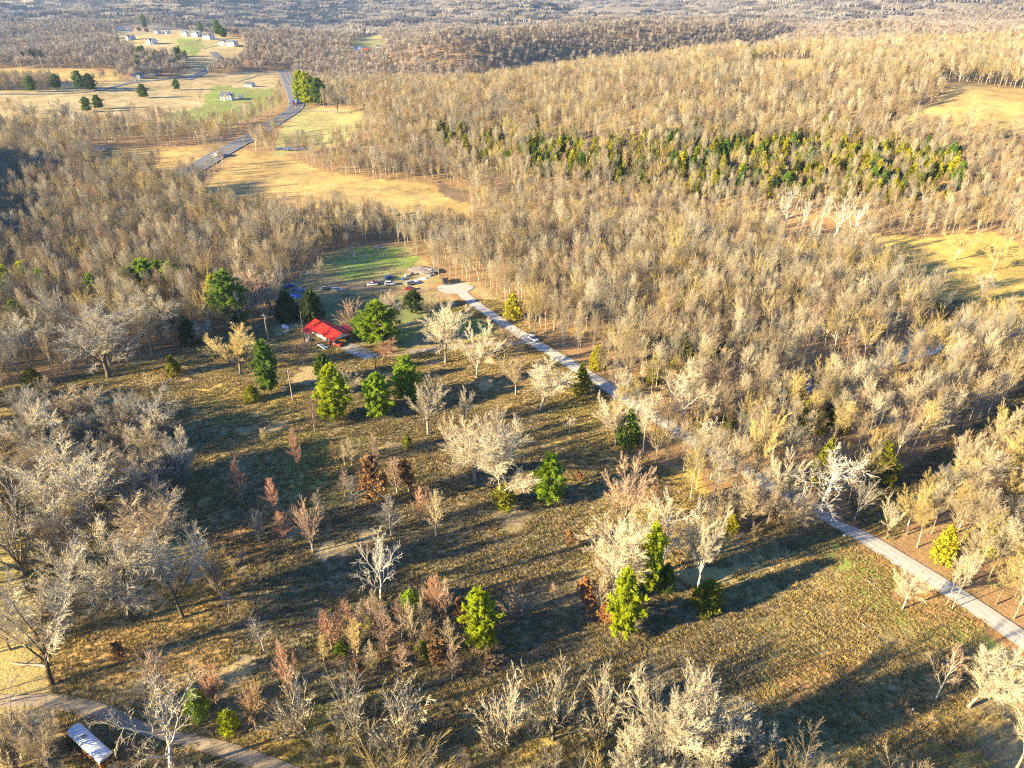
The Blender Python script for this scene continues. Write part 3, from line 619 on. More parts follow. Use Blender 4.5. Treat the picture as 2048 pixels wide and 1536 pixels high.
def place(key, loc, H, W, label, twig='tan', bark='pale', rz=None, group=None, var=None):
    i = COUNT.get(key, 0); COUNT[key] = i+1
    ms, h0, w0 = LIB[key][(i if var is None else var) % len(LIB[key])]
    nm, cat = KIND[key]; e = empty(nm, loc, R.uniform(0, 6.28) if rz is None else rz, label, cat, group)
    sx = W/w0 if W else H/h0; sx = min(max(sx, .5*H/h0), 1.8*H/h0); e.scale = (sx, sx, H/h0)
    tcol = tuple(np.clip(np.array((LF if key in ('pine', 'cedar') else TW)[twig])*R.uniform(.88, 1.12)*(1.0 if key in ('pine', 'cedar') or group == 'bare trees of the near woods' else 1.22), 0, .9)); bcol = BK[bark]
    new_obj('trunk', ms[0], e, bcol); new_obj('crown', ms[1], e, tcol)
    if len(ms) > 2: new_obj('dry_leaves', ms[2], e, LF['brown'] if twig != 'red' else LF['orange'])
    TAKEN.append((loc[0], loc[1], max(W or 3, 2)*.5)); return e

# ------------------------------------------------------------------ trees one can point at: (kind, foot x, foot y, top y, crown width, twig, bark, label)
HAND = [
 # lower left meadow
 ('vase',105,1370,1128,215,'pale','dark','huge dark forked tree beside the gravel track at the lower left'),
 ('oak',268,1240,1030,190,'pale','dark','big bare oak with stout trunk and long shadow on the orange grass'),
 ('oak',368,1235,1050,140,'pale','dark','narrower bare oak standing just right of the big oak on orange grass'),
 ('fountain',48,1150,955,185,'pale','mid','fan-crowned bare tree at the left edge above the forked tree'),
 ('oak',213,1060,880,220,'pale','pale','broadest bare tree in the middle of the left thicket, thick crooked limbs'),
 ('oak',140,1010,868,170,'pale','pale','bare tree left of the broadest tree in the left thicket'),
 ('oak',312,1122,975,140,'tan','pale','bare tree with forked pale limbs above the narrower oak'),
 ('sapling',333,1003,905,50,'pale','pale','slim pale tree on the right rim of the left thicket'),
 ('oak',90,925,805,125,'pale','pale','dome-crowned pale tree at the top left of the left thicket'),
 ('white',325,900,778,120,'grey','pale','grey-white twisted tree topping the left thicket'),
 ('oak',235,880,790,110,'tan','mid','tan bare tree between the dome crown and the grey-white tree'),
 ('oak',25,1010,890,110,'tan','mid','bare tree cut by the left edge, below the dome-crowned tree'),
 ('oak',280,985,870,120,'tan','mid','brownish bare tree in the left thicket under the grey-white tree'),
 ('oak',360,985,880,70,'grey','mid','grey shaded tree at the right end of the left thicket'),
 ('oak',150,1130,1000,120,'tan','mid','bare tree low in the left thicket above the orange grass'),
 ('oak',165,860,760,100,'tan','mid','small bare tree above the left thicket near the crooked old tree'),
 ('round',395,1150,1060,70,'grey','mid','small grey tree right of the twin oaks'),('round',440,1190,1090,60,'tan','mid','small tan tree between the twin oaks and the dark meadow'),
 ('vase',20,1300,1190,110,'tan','mid','bare tree at the left edge beside the huge forked tree'),
 ('oak',10,900,820,90,'grey','mid','grey bare tree at the left edge level with the dome crown'),
 # lower left corner, around the bus
 ('fountain',35,1540,1390,150,'pale','mid','bare many-stemmed tree in the bottom left corner left of the bus'),
 ('vase',110,1560,1420,90,'tan','pale','thin bare tree partly in front of the school bus'),
 ('white',341,1545,1335,185,'pale','white','large white-limbed tree right of the school bus'),
 ('round',336,1396,1285,85,'pink','mid','round reddish-brown tree above the school bus and track'),
 ('round',433,1412,1325,68,'red','mid','smaller round reddish tree right of the reddish-brown one'),
 ('round',300,1405,1355,70,'grey','pale','low greyish bushy tree left of the white-limbed tree'),
 ('round',512,1446,1355,78,'brown','mid','round brown tree beside the gravel track at the lower middle'),
 ('sapling',585,1400,1280,44,'red','pale','thin red-topped young tree behind the spreading trees'),
 ('fountain',610,1478,1345,125,'pale','mid','first of the row of spreading trees at the bottom, counted from the track'),
 ('fountain',714,1500,1340,125,'grey','mid','second of the row of spreading trees at the bottom, bluish grey'),
 ('fountain',815,1515,1368,135,'pale','mid','third of the row of spreading trees at the bottom'),
 ('fountain',1015,1495,1355,80,'pale','mid','left one of the three fountain-shaped trees by the golden grass'),
 ('fountain',1105,1480,1330,125,'pale','mid','middle and finest of the three fountain-shaped trees by the golden grass'),
 ('fountain',1207,1480,1335,100,'pale','mid','right one of the three fountain-shaped trees by the golden grass'),
 ('oak',1325,1570,1345,175,'pale','pale','biggest tree of the clump at the bottom edge right of centre'),
 ('oak',1440,1580,1375,150,'pale','pale','second tree of the clump at the bottom edge, beside the biggest'),
 ('vase',1515,1560,1430,90,'pale','pale','small tree at the right end of the bottom clump'),
 ('oak',1260,1600,1440,110,'pale','pale','tree at the left end of the bottom clump'),
 ('vase',1390,1500,1350,90,'tan','pale','tree at the back of the bottom clump'),
 # thicket of saplings at bottom centre
 ('sapling',665,1300,1225,44,'red','pale','reddish young tree at the left end of the sapling thicket'),
 ('sapling',682,1292,1226,36,'red','pale','reddish young tree second from the left in the sapling thicket'),
 ('sapling',696,1247,1200,36,'red','mid','red-topped young tree at the upper left of the sapling thicket'),
 ('sapling',714,1312,1238,42,'gold','pale','golden young tree in the front of the sapling thicket'),
 ('sapling',648,1322,1276,28,'gold','pale','small golden tree outside the left end of the sapling thicket'),
 ('sapling',728,1268,1206,32,'tan','mid','tan young tree in the second row of the sapling thicket'),
 ('sapling',748,1272,1200,34,'pink','mid','pinkish young tree in the middle row of the sapling thicket'),
 ('sapling',776,1302,1212,48,'pink','pale','tallest pink young tree in the middle of the sapling thicket'),
 ('sapling',760,1250,1196,30,'tan','mid','tan young tree below the knobbly pale tree'),
 ('sapling',804,1274,1198,40,'pink','pale','pinkish young tree right of the middle of the sapling thicket'),
 ('sapling',828,1296,1200,42,'tan','pale','tan young tree right of the middle of the sapling thicket'),
 ('sapling',863,1226,1158,30,'red','mid','left one of three red young trees at the back of the sapling thicket'),
 ('sapling',876,1234,1156,34,'red','mid','middle one of three red young trees at the back of the sapling thicket'),
 ('sapling',893,1236,1160,36,'pink','mid','right one of three red young trees at the back of the sapling thicket'),
 ('sapling',904,1312,1238,42,'tan','pale','tan young tree left of the round green pine'),
 ('leafy',880,1350,1280,36,'brown','mid','brown-leaved young tree in the front right of the sapling thicket'),
 ('sapling',904,1360,1288,34,'pink','pale','pinkish young tree below the round green pine'),
 ('sapling',803,1345,1294,38,'pink','mid','short pink tree in the front row of the sapling thicket'),
 ('sapling',848,1268,1196,28,'tan','mid','thin tan tree behind the green brush in the sapling thicket'),
 ('leafy',926,1262,1200,28,'red','mid','orange-leaved sapling touching the left side of the round green pine'),
 ('round',968,1352,1288,54,'brown','mid','round brown bush-like tree below the round green pine'),
 ('leafy',718,1350,1318,30,'red','mid','small orange-leaved bush in front of the sapling thicket'),
 ('sapling',742,1352,1290,30,'tan','mid','tan young tree in front of the sapling thicket'),
 ('sapling',860,1300,1240,30,'brown','mid','brown young tree near the front of the sapling thicket'),
 ('round',1035,1250,1172,66,'pink','mid','pinkish multi-stemmed bush tree alone on the dark meadow'),
 ('sapling',1108,1204,1168,18,'pink','mid','tiny pink sapling on the dark meadow'),
 ('white',528,1302,1218,52,'grey','white','small white-stemmed tree on the lower left meadow'),
 ('white',460,1228,1178,34,'grey','pale','slight grey sapling left of the small white-stemmed tree'),
 ('white',762,1200,1056,100,'white','white','knobbly whitish tree standing alone above the sapling thicket'),
 # saplings over the middle of the meadow
 ('sapling',532,910,858,28,'gold','mid','small straw-coloured sapling in the upper left of the dark meadow'),
 ('sapling',599,940,860,34,'red','mid','upright reddish sapling in the upper left of the dark meadow'),
 ('sapling',629,864,800,20,'pink','pale','thin pink sapling above the upright reddish one'),
 ('sapling',673,928,884,24,'brown','mid','brown sapling at the left of the row across the meadow'),
 ('sapling',690,930,880,20,'tan','pale','second sapling of the row across the meadow'),
 ('sapling',704,932,874,30,'tan','pale','third and fullest sapling of the row across the meadow'),
 ('sapling',725,924,876,18,'tan','mid','fourth sapling of the row across the meadow'),
 ('sapling',748,928,868,26,'pink','pale','last sapling of the row across the meadow, pink topped'),
 ('sapling',485,1000,922,38,'red','pale','reddish twin-stemmed sapling by the rust-coloured weeds'),
 ('sapling',552,1024,960,36,'red','mid','orange-pink sapling right of the rust-coloured weeds'),
 ('round',520,1084,1016,52,'grey','pale','rounded greyish small tree below the rust-coloured weeds'),
 ('sapling',571,1087,1022,38,'red','mid','reddish sapling between the rounded grey tree and the tall pink one'),
 ('sapling',590,1046,1008,24,'brown','mid','short brown sapling behind the tall pink one'),
 ('round',626,1105,992,70,'pink','pale','tall pink dense tree left of the meadow centre'),
 ('sapling',640,1046,988,40,'tan','mid','tan sapling right behind the tall pink dense tree'),
 ('sapling',690,993,942,32,'pink','mid','pink sapling above the tall pink dense tree'),
 ('sapling',709,1018,955,40,'grey','pale','pale multi-stemmed sapling left of the orange-leaved tree'),
 ('leafy',757,1016,922,56,'brown','mid','orange-brown leafy tree in the middle of the meadow'),
 ('sapling',795,985,915,42,'pink','pale','pinkish sapling right of the orange-brown leafy tree'),
 ('leafy',818,985,920,34,'brown','pale','golden-leaved sapling at the right end of the middle group'),
 ('sapling',784,1072,990,46,'grey','pale','grey fan-topped sapling below the orange-brown leafy tree'),
 ('sapling',842,1048,978,34,'red','mid','left one of the reddish trio on the meadow'),
 ('sapling',858,1044,976,28,'red','mid','middle one of the reddish trio on the meadow'),
 ('sapling',873,1072,982,38,'tan','pale','right and front one of the reddish trio on the meadow'),
 ('leafy',1138,1096,1058,26,'brown','mid','short tan-leaved bush alone on the meadow right of the trio'),
 # centre
 ('oak',950,962,825,130,'pale','pale','left one of the two big pale trees in the centre'),
 ('oak',1000,1008,830,140,'pale','pale','right one of the two big pale trees in the centre, ivy at its foot'),
 ('vase',856,868,738,92,'pale','pale','pale tree behind the pair of big pale trees'),
 ('vase',692,812,730,64,'pale','pale','bare tree grown through the yellow-green pine'),
 ('oak',765,722,672,64,'red','mid','small reddish tree by the gravel driveway'),
 ('round',710,668,590,62,'pink','mid','purplish rounded tree just behind the red-roofed house'),
 ('vase',608,730,668,40,'pink','pale','thin tree in front of the red-roofed house'),
 ('white',743,790,772,20,'pink','pale','tiny bare sapling below the pole and driveway'),
 ('oak',891,726,598,104,'pale','mid','big bare tree standing over the driveway'),
 ('oak',775,668,588,50,'grey','mid','grey bare tree on the lawn behind the bright pine'),
 ('oak',784,655,584,62,'tan','mid','bare tree on the lawn left of the dark evergreen shrub'),
 ('vase',860,648,565,60,'tan','pale','bare tree at the top of the lawn right of the evergreen shrub'),
 ('vase',953,757,635,88,'pale','pale','tall slender tree on the lower side of the driveway'),
 ('vase',1010,716,640,60,'tan','mid','bare tree between the driveway end and the white car'),
 ('vase',1032,790,705,60,'tan','pale','small pale tree left of the broad one below the lane'),
 ('oak',1080,821,715,110,'pale','pale','broad pale tree on the meadow below the white car'),
 ('white',1139,868,832,26,'pale','pale','tiny isolated sapling on the sunny grass'),
 ('vase',1231,890,778,90,'pale','pale','bare tree left of the dark cedar beside the lane'),
 ('forest',1287,903,790,54,'pale','pale','straight-stemmed tree right of the dark cedar beside the lane'),
 ('white',1368,862,745,100,'pale','white','pale branching tree over the dark spot of the lane'),
 ('white',1425,920,845,90,'white','white','crooked white tree leaning over the lane'),
 ('vase',1507,968,795,80,'gold','pale','leaning golden-barked tree by the hidden bend of the lane'),
 ('forest',1470,985,880,56,'tan','pale','slim tree just below the hidden bend of the lane'),
 ('forest',1381,998,905,50,'gold','pale','slim golden tree on the golden grass below the lane'),
 ('vase',1249,1068,912,105,'pink','pale','tall pink-topped tree with twin pale stems right of centre'),
 ('oak',1231,1192,1025,150,'pale','pale','wide bare tree directly behind the yellow pine'),
 ('white',1322,1145,985,100,'pale','white','bare tree with one long right limb behind the thin pine'),
 ('vase',1395,1180,1005,100,'pale','white','leaning pale tree with ivy foot at the edge of the shadow'),
 ('oak',1575,1062,985,90,'tan','mid','low sprawling tree at the lane side near the big white tree'),
 ('vase',1560,1020,890,80,'pale','pale','bare tree left of the big white tree by the lane'),
 ('white',1623,1030,898,165,'white','white','big contorted white tree beside the lane'),
 ('oak',1500,1050,960,80,'tan','mid','bushy bare tree in the scrub below the lane'),
 ('round',1440,1050,980,70,'tan','mid','rounded scrub tree left of the sprawling one'),
 ('vase',1315,1040,950,60,'red','mid','small reddish tree right of the tall pink-topped one'),
 ('leafy',1175,1225,1160,40,'red','mid','orange-leaved bush at the left foot of the yellow pine'),
 ('leafy',1210,1250,1205,46,'red','mid','low orange-leaved bush touching the yellow pine'),
 ('sapling',1200,1230,1150,30,'tan','pale','thin bare sapling left of the yellow pine'),
 # lower right
 ('vase',1805,1218,1128,78,'pale','white','pale small tree beside the lane casting shadow across it'),
 ('forest',1893,1210,1118,34,'pale','pale','left one of two thin trees at the lane edge'),
 ('forest',1904,1218,1100,40,'pale','pale','right one of two thin trees at the lane edge'),
 ('white',1871,1400,1296,72,'pink','white','small tree with a bright white stem at the lower right'),
 ('oak',1936,1414,1275,130,'pale','pale','sturdy spreading tree at the lower right'),
 ('vase',2018,1560,1330,140,'pale','pale','bare tree in the bottom right corner'),
 ('round',1800,1430,1395,40,'brown','mid','low brown bush by the white pipe at the lower right'),
 # upper left yard and wood edge
 ('oak',217,756,590,190,'grey','dark','big crooked old tree with dark trunk at the upper left meadow edge'),
 ('vase',64,742,622,100,'grey','mid','fan-shaped tree above the low round cedar'),
 ('vase',23,758,640,60,'grey','mid','thin tree at the left edge of the upper meadow'),
 ('oak',330,684,565,112,'pale','mid','broad bare tree left of the dark round cedar'),
 ('oak',480,748,648,104,'gold','mid','golden-twigged tree left of the green evergreen by the pole'),
 ('sapling',432,674,614,28,'tan','mid','small bare tree in front of the tall evergreen pair'),
 ('oak',545,620,525,100,'pink','mid','broad pinkish tree beside the pole left of the house'),
 ('vase',120,690,560,70,'grey','mid','bare tree at the edge of the left wood'),
 ('oak',440,720,690,40,'brown','mid','low brown bush tree on the meadow left of the golden-twigged one'),
 ('leafy',360,745,725,20,'brown','mid','small brown shrub beside the little cedar'),
 ('thin',1567,480,368,66,'white','white','tallest gleaming white tree below the cedar slope'),
 ('thin',1636,478,382,50,'white','white','white tree second from the tallest below the cedar slope'),
 ('thin',1665,490,385,70,'white','white','leaning white tree third from the tallest below the cedar slope'),
 ('thin',1700,500,410,70,'white','white','last leaning white tree at the edge of the gold clearing'),
 ('thin',1590,495,400,40,'white','white','slim white tree just right of the tallest white one'),
 ('vase',1790,540,495,60,'gold','pale','small tree in the gold clearing'),('vase',1910,520,455,70,'gold','pale','golden tree at the top of the gold clearing'),
 ('vase',1985,540,470,60,'gold','pale','golden tree at the right of the gold clearing'),('vase',1930,580,530,50,'gold','pale','small pale tree in the middle of the gold clearing'),
 ('white',1958,600,545,60,'pale','white','pale forked tree at the lower side of the gold clearing'),
 ('oak',675,228,165,48,'grey','mid','round bare tree beside the far red-roofed buildings'),
 ('thin',152,278,205,40,'white','white','white-trunked tree by the shaded backwater'),('thin',180,280,215,36,'white','pale','slender white tree left of the highway fields'),
 ('vase',70,250,192,50,'grey','mid','bare tree on the far left field edge'),('vase',135,262,190,60,'grey','mid','taller bare tree on the far left field edge'),
 # evergreens
 ('pine',1098,1006,918,56,'bright','mid','bright green pine alone right of the two big pale trees'),
 ('pine',1245,1272,1152,62,'lime','mid','yellow-green pine at the right of the meadow, brightest of all'),
 ('pine',1298,1185,1060,32,'lime','mid','thin column-like pine behind the yellow pine'),
 ('pine',962,1290,1190,68,'lime','mid','round green pine at the right end of the sapling thicket'),
 ('pine',758,690,610,74,'bright','mid','big bright pine right of the red-roofed house'),
 ('pine',758,834,755,52,'bright','mid','bright pine in the middle of the upper meadow'),
 ('pine',815,800,722,52,'bright','mid','bright pine half hidden behind the pale tree'),
 ('pine',672,838,740,62,'lime','mid','yellow-green pine wrapped about a bare tree'),
 ('pine',655,790,715,36,'deep','mid','darker pine behind the yellow-green one'),
 ('pine',540,785,690,44,'deep','mid','green evergreen right of the golden-twigged tree'),
 ('pine',466,658,552,62,'deep','mid','tall green pine left of the house, in front of its yellowish neighbour'),
 ('cedar',437,640,552,38,'yellow','mid','yellowish cedar left of the tall green pine'),
 ('pine',268,600,540,50,'bright','mid','leftmost crown of the green pine group in the left wood'),('pine',296,596,526,58,'bright','mid','tallest crown of the green pine group in the left wood'),
 ('pine',326,594,528,54,'bright','mid','third crown of the green pine group in the left wood'),('pine',352,596,530,42,'bright','mid','rightmost crown of the green pine group in the left wood'),
 ('pine',192,612,553,32,'bright','mid','single bright pine left of the green pine group'),('pine',96,610,545,26,'bright','mid','slim bright pine in the left wood'),
 ('pine',22,596,536,42,'lime','mid','lime-green pine at the left edge'),('pine',58,592,530,28,'lime','mid','second lime-green pine from the left edge'),
 ('pine',40,650,605,36,'bright','mid','small bright pine below the lime-green ones'),
 ('pine',285,510,478,30,'deep','mid','small green pine alone above the green pine group'),
 ('cedar',382,688,636,38,'dark','mid','dark round cedar right of the broad bare tree'),
 ('cedar',68,770,738,44,'olive','mid','low round cedar on the left meadow'),
 ('cedar',348,750,712,28,'olive','mid','little olive cedar on the upper meadow'),
 ('cedar',505,802,771,30,'olive','mid','low round cedar at the foot of the green evergreen'),
 ('cedar',576,642,583,44,'dark','mid','dark domed cedar left of the red-roofed house'),('cedar',626,644,580,44,'dark','mid','dark domed cedar directly behind the red-roofed house'),
 ('cedar',722,676,630,32,'deep','mid','dark glossy evergreen between the house and the big bright pine'),
 ('cedar',828,622,580,40,'dark','mid','dark evergreen shrub at the top of the lawn'),
 ('cedar',1162,788,728,34,'olive','mid','cedar at the lane edge below the white car'),('cedar',1193,738,692,32,'yellow','mid','yellowish cedar at the far side of the lane'),
 ('cedar',1026,638,588,36,'yellow','mid','yellowish cedar at the wood edge above the white car'),('cedar',1112,640,590,26,'olive','mid','olive cedar inside the wood edge above the white car'),
 ('cedar',1255,893,820,46,'deep','mid','dark cedar beside the lane right of the sunny meadow'),
 ('cedar',815,897,868,18,'olive','mid','tiny cedar on the meadow left of the big pale trees'),
 ('cedar',1008,1012,968,46,'olive','mid','ivy-like evergreen at the foot of the big pale tree'),
 ('cedar',1412,1218,1162,58,'olive','mid','bushy evergreen at the foot of the leaning pale tree'),('cedar',1330,1180,1128,34,'deep','mid','dark evergreen beside the thin pine'),
 ('cedar',1312,1175,1120,30,'lime','mid','light green bush at the foot of the thin pine'),
 ('cedar',1640,975,880,40,'olive','mid','olive cedar behind the big white tree'),('cedar',1632,870,824,28,'yellow','mid','yellow cedar in the wood above the big white tree'),
 ('cedar',1758,965,888,56,'olive','mid','broad olive cedar right of the big white tree'),('cedar',1880,1125,1055,42,'yellow','mid','yellow-green cedar among the trees right of the lane'),
 ('cedar',1450,858,818,28,'olive','mid','small cedar deep in the centre wood by the hidden lane'),('cedar',1462,1065,1030,26,'yellow','mid','small yellow-green cedar in the scrub'),
 ('cedar',1590,800,740,34,'dark','mid','dark cedar where the creek enters the wood'),('cedar',1295,700,660,26,'olive','mid','olive cedar in the middle of the centre wood'),
 ('cedar',1650,1150,1150-0,10,'olive','mid','') ,
 ('pine',620,212,150,34,'lime','mid','left bright tree of the clump beside the highway'),('pine',604,205,146,28,'lime','mid','front bright tree of the clump beside the highway'),('pine',640,212,160,30,'deep','mid','dark tree of the clump beside the highway'),
 ('pine',288,196,170,20,'deep','mid','small round evergreen on the pale far field'),('pine',64,184,154,20,'deep','mid','leftmost dark tree on the far field road'),('pine',115,178,150,18,'deep','mid','second dark tree on the far field road'),
 ('pine',160,178,144,22,'deep','mid','third dark tree on the far field road'),('pine',182,182,150,24,'dark','mid','dark bushy tree beside the far field road'),('pine',175,224,196,18,'deep','mid','left one of two evergreens on the lower pale field'),
 ('pine',198,218,192,20,'deep','mid','right one of two evergreens on the lower pale field'),('pine',354,180,160,14,'deep','mid','tiny evergreen by the pale lane of the far fields'),
 ('pine',290,58,30,12,'deep','mid','slim evergreen above the brick houses'),('pine',402,66,44,12,'deep','mid','evergreen left of the middle white houses'),('pine',438,72,42,16,'deep','mid','tall evergreen beside the upper white houses'),
 ('pine',448,76,56,14,'deep','mid','short evergreen beside the upper white houses'),
 ('cedar',1512,116,94,18,'olive','mid','left dark cedar at the hilltop clearing'),('cedar',1540,114,92,24,'deep','mid','right dark cedar at the hilltop clearing'),
 ('cedar',1652,252,222,18,'olive','mid','lone cedar high on the wooded hill'),('cedar',1788,236,212,18,'dark','mid','dark cedar below the hill field'),
 # bushes
 ('cedar',460,1460,1424,40,'lime','mid','bright green bush beside the gravel track'),('cedar',398,1432,1382,44,'bright','mid','green brushy shrub between the two round reddish trees'),
 ('cedar',820,1215,1182,40,'bright','mid','green brush at the back of the sapling thicket'),('cedar',738,1252,1232,20,'lime','mid','small green brush in the sapling thicket'),
 ('cedar',684,1302,1282,28,'bright','mid','green brush in the front left of the sapling thicket'),('cedar',845,1310,1284,30,'bright','mid','green brush at the front of the sapling thicket'),
 ('leafy',1160,962,944,28,'red','mid','rusty orange bush right of the lone bright pine'),('leafy',245,1325,1290,60,'red','mid','heap-like rusty bush on the orange grass'),
 ('bush',295,780,745,60,'tan','mid','brown brush beside the crooked old tree'),('bush',340,1180,1150,40,'tan','mid','brown brush between the twin oaks'),
]
HAND = [h for h in HAND if h[7]]
_g = ground_many([(h[1], h[2]) for h in HAND])
for h, g in zip(HAND, _g):
    key, x, y, ty, w, tw, bk, lab = h
    if y > 1536 and g.y < 60: continue
    _, _, d = project(g.x, g.y, g.z); Hh = on_y(x, ty, g.y)[2]-g.z
    # a crown's image top is its far rim: broad crowns read taller than they are
    W = w*float(d)/FPX; Hh -= W*(.10 if key in ('oak', 'vase', 'fountain', 'round') else 0)
    place(key, g, max(Hh, 1.2)*(1.06 if key != 'cedar' else 1), W*(1.15 if key in ('oak', 'vase', 'fountain', 'round', 'sapling') else 1.05), lab, tw, bk)

FILL = [('oak', [(20,830),(120,800),(250,850),(370,880),(380,1000),(330,1090),(180,1090),(60,1010)], 26, (10, 15), 'bare tree packed inside the left thicket', 'left thicket'),
        ('oak', [(30,870),(330,830),(380,960),(300,1080),(60,1050)], 16, (14, 18), 'big bare tree rising from the left thicket', 'left thicket giants'),
        ('round', [(380,1080),(560,1100),(540,1180),(400,1200)], 8, (4, 6), 'round brownish bush tree in the rough patch', 'rough patch bushes'),
        ('fountain', [(960,1450),(1240,1450),(1240,1520),(960,1520)], 4, (7, 9), 'fan-shaped tree beside the golden grass', 'fan trees by the golden grass'),
        ('oak', [(0,1440),(110,1470),(90,1560),(0,1560)], 4, (7, 10), 'low bare tree left of the school bus', 'trees left of the bus'),
        ('fountain', [(560,1440),(850,1460),(880,1540),(560,1540)], 6, (6, 8.5), 'bluish many-stemmed tree filling the row at the bottom', 'spreading trees along the bottom'),
        ('oak', [(1260,1500),(1540,1500),(1560,1600),(1240,1600)], 6, (10, 13), 'pale bare tree packed into the bottom clump', 'bottom clump'),
        ('vase', [(1420,960),(1480,940),(1620,1010),(1600,1060),(1460,1060)], 10, (8, 13), 'thin bare tree in the scrub between meadow and lane', 'scrub trees below the lane'),
        ('forest', [(1225,800),(1300,850),(1400,905),(1400,950),(1250,880)], 9, (11, 15), 'slender tree at the lower rim of the lane', 'lane rim trees'),
        ('sapling', [(670,1230),(900,1200),(930,1330),(690,1330)], 20, (5, 8), 'slim pinkish sapling inside the sapling thicket', 'sapling thicket'),
        ('vase', [(560,520),(700,500),(690,560),(560,590)], 7, (9, 13), 'bare tree in the shaded yard beside the graveyard', 'yard trees'),
        ('oak', [(150,640),(420,600),(420,690),(300,720),(100,730)], 9, (10, 14), 'grey bare tree along the upper left wood edge', 'upper left edge trees'),
        ('vase', [(880,850),(1040,850),(1030,960),(900,960)], 8, (11, 15), 'bare tree behind the two big pale ones in the centre', 'centre clump'),
        ('vase', [(0,158),(250,156),(250,172),(0,176)], 14, (9, 14), 'hedgerow tree along the far field road', 'far hedgerow'),
        ('forest', [(0,225),(150,238),(340,250),(400,280),(0,285)], 16, (14, 20), 'bare tree on the rough edge below the pale fields', 'field edge trees'),
        ('vase', [(400,185),(560,200),(560,235),(400,250)], 7, (10, 14), 'bare tree in front of the far white house', 'trees by the far white house')]
rf = np.random.default_rng(808)
for key, poly, n, hr, lab, grp in FILL:
    xs = [p[0] for p in poly]; ys = [p[1] for p in poly]; pts = []
    while len(pts) < n:
        x, y = rf.uniform(min(xs), max(xs)), rf.uniform(min(ys), max(ys))
        if inpoly(np.array([x]), np.array([y]), poly)[0]: pts.append((x, y))
    mx_, my_ = (min(xs)+max(xs))/2, (min(ys)+max(ys))/2
    for (fx, fy), g in zip(pts, ground_many(pts)):
        if seg_dist(np.array([g.x]), np.array([g.y]), LANE)[0] < 3.6 or seg_dist(np.array([g.x]), np.array([g.y]), TRACK)[0] < 3: continue
        if math.hypot(g.x+74.4, g.y-82.2) < 8: continue
        h = rf.uniform(*hr); tc = ['pink', 'red', 'tan'][int(rf.integers(3))] if key == 'sapling' else ['pale', 'tan', 'grey'][int(rf.integers(3))]
        w3 = (max(xs)-min(xs))/6; sd = 'left' if fx < mx_-w3 else 'right' if fx > mx_+w3 else 'middle'
        place(key, g, h, h*(.75 if key in ('oak', 'fountain') else .42 if key != 'sapling' else .33), f"{'tall' if h > sum(hr)/2 else 'short'} {tc}-twigged {lab}, {sd} {'back' if fy < my_ else 'front'}", tc, 'mid', group=grp)

# ------------------------------------------------------------------ woods: many bare trees; the nearest stand as trees of their own
def scatter_pts(n, ylo, yhi, seed, smax=.86, power=1.0):
    r = np.random.default_rng(seed); Y = (ylo**2+(yhi**2-ylo**2)*r.uniform(0, 1, n))**.5
    X = r.uniform(-1, 1, n)*(smax*Y+40); k = (smax*Y+40)/(smax*yhi+40)
    return X, Y
def thin(X, Y, mind, seed=0):
    """keep points at least mind apart (grid hash)"""
    cell = {}; keep = []
    inv = 1/mind
    for i in range(len(X)):
        cx, cy = int(X[i]*inv//1), int(Y[i]*inv//1); ok = True
        for a in (-1, 0, 1):
            for b in (-1, 0, 1):
                for j in cell.get((cx+a, cy+b), ()):
                    if (X[i]-X[j])**2+(Y[i]-Y[j])**2 < mind*mind: ok = False; break
                if not ok: break
            if not ok: break
        if ok: cell.setdefault((cx, cy), []).append(i); keep.append(i)
    return np.array(keep, int)
NO_TREE = [LANE, DRIVE, TRACK]
def clear_of_roads(X, Y, d=3.8):
    ok = np.ones(len(X), bool)
    for L in NO_TREE: ok &= seg_dist(X, Y, L) > d
    ok &= seg_dist(X, Y, HIGHWAY) > 15
    ok &= seg_dist(X, Y, CREEK) > 5.5
    ok &= seg_dist(X, Y, world_line([(372,160),(437,118),(425,104)])) > 12
    return ok
# density of the wood, seen in plan through its outline in the photograph
SPARSE = [([(0,185),(560,185),(560,300),(0,300)], .35), ([(560,215),(740,215),(760,360),(560,300)], .55), ([(840,500),(960,480),(960,560),(880,570)], .35), ([(870,255),(1000,262),(1230,290),(1560,300),(1900,330),(1905,400),(1560,400),(1200,375),(1000,345),(880,320)], .25)]
def woods(n, y0, y1, mind, seed, road=3.8):
    X, Y = scatter_pts(n, y0, y1, seed); Z = height(X, Y); px, py, d = project(X, Y, Z)
    ok = is_wood(px, py, X, Y) & clear_of_roads(X, Y, road)
    X, Y, Z, px, py = X[ok], Y[ok], Z[ok], px[ok], py[ok]
    r = np.random.default_rng(seed+1); p = np.ones(len(X))
    for poly, k in SPARSE: p[inpoly(px, py, poly)] = k
    p *= np.clip((fbm(X, Y, 34, 201)-.36)*6, np.where(Y < 470, .5, .34), 1)
    ok = r.uniform(0, 1, len(X)) < p; X, Y, Z = X[ok], Y[ok], Z[ok]
    k = thin(X, Y, mind); return X[k], Y[k], Z[k]
LIBC = bpy.data.collections.new('tree_library')      # holds the shared shapes; never linked to the scene
def source(name, me, col, coll, bark=(.46,.40,.30)):
    for i, m in enumerate(me.materials):     # shared shapes carry their own tint
        if m.name.startswith('twigs'): me.materials[i] = plant_mat('twigs tinted', .9, .70, 1.25, fixed=tuple(v*1.0 for v in col))
        elif m.name.startswith('bark'): me.materials[i] = plant_mat('bark tinted', .9, .6, 1.25, fixed=bark)
        elif m.name.startswith('grass'): me.materials[i] = plant_mat('blades tinted', .9, .7, 1.2, .2, fixed=col)
    o = bpy.data.objects.new(name, me); coll.objects.link(o); return o
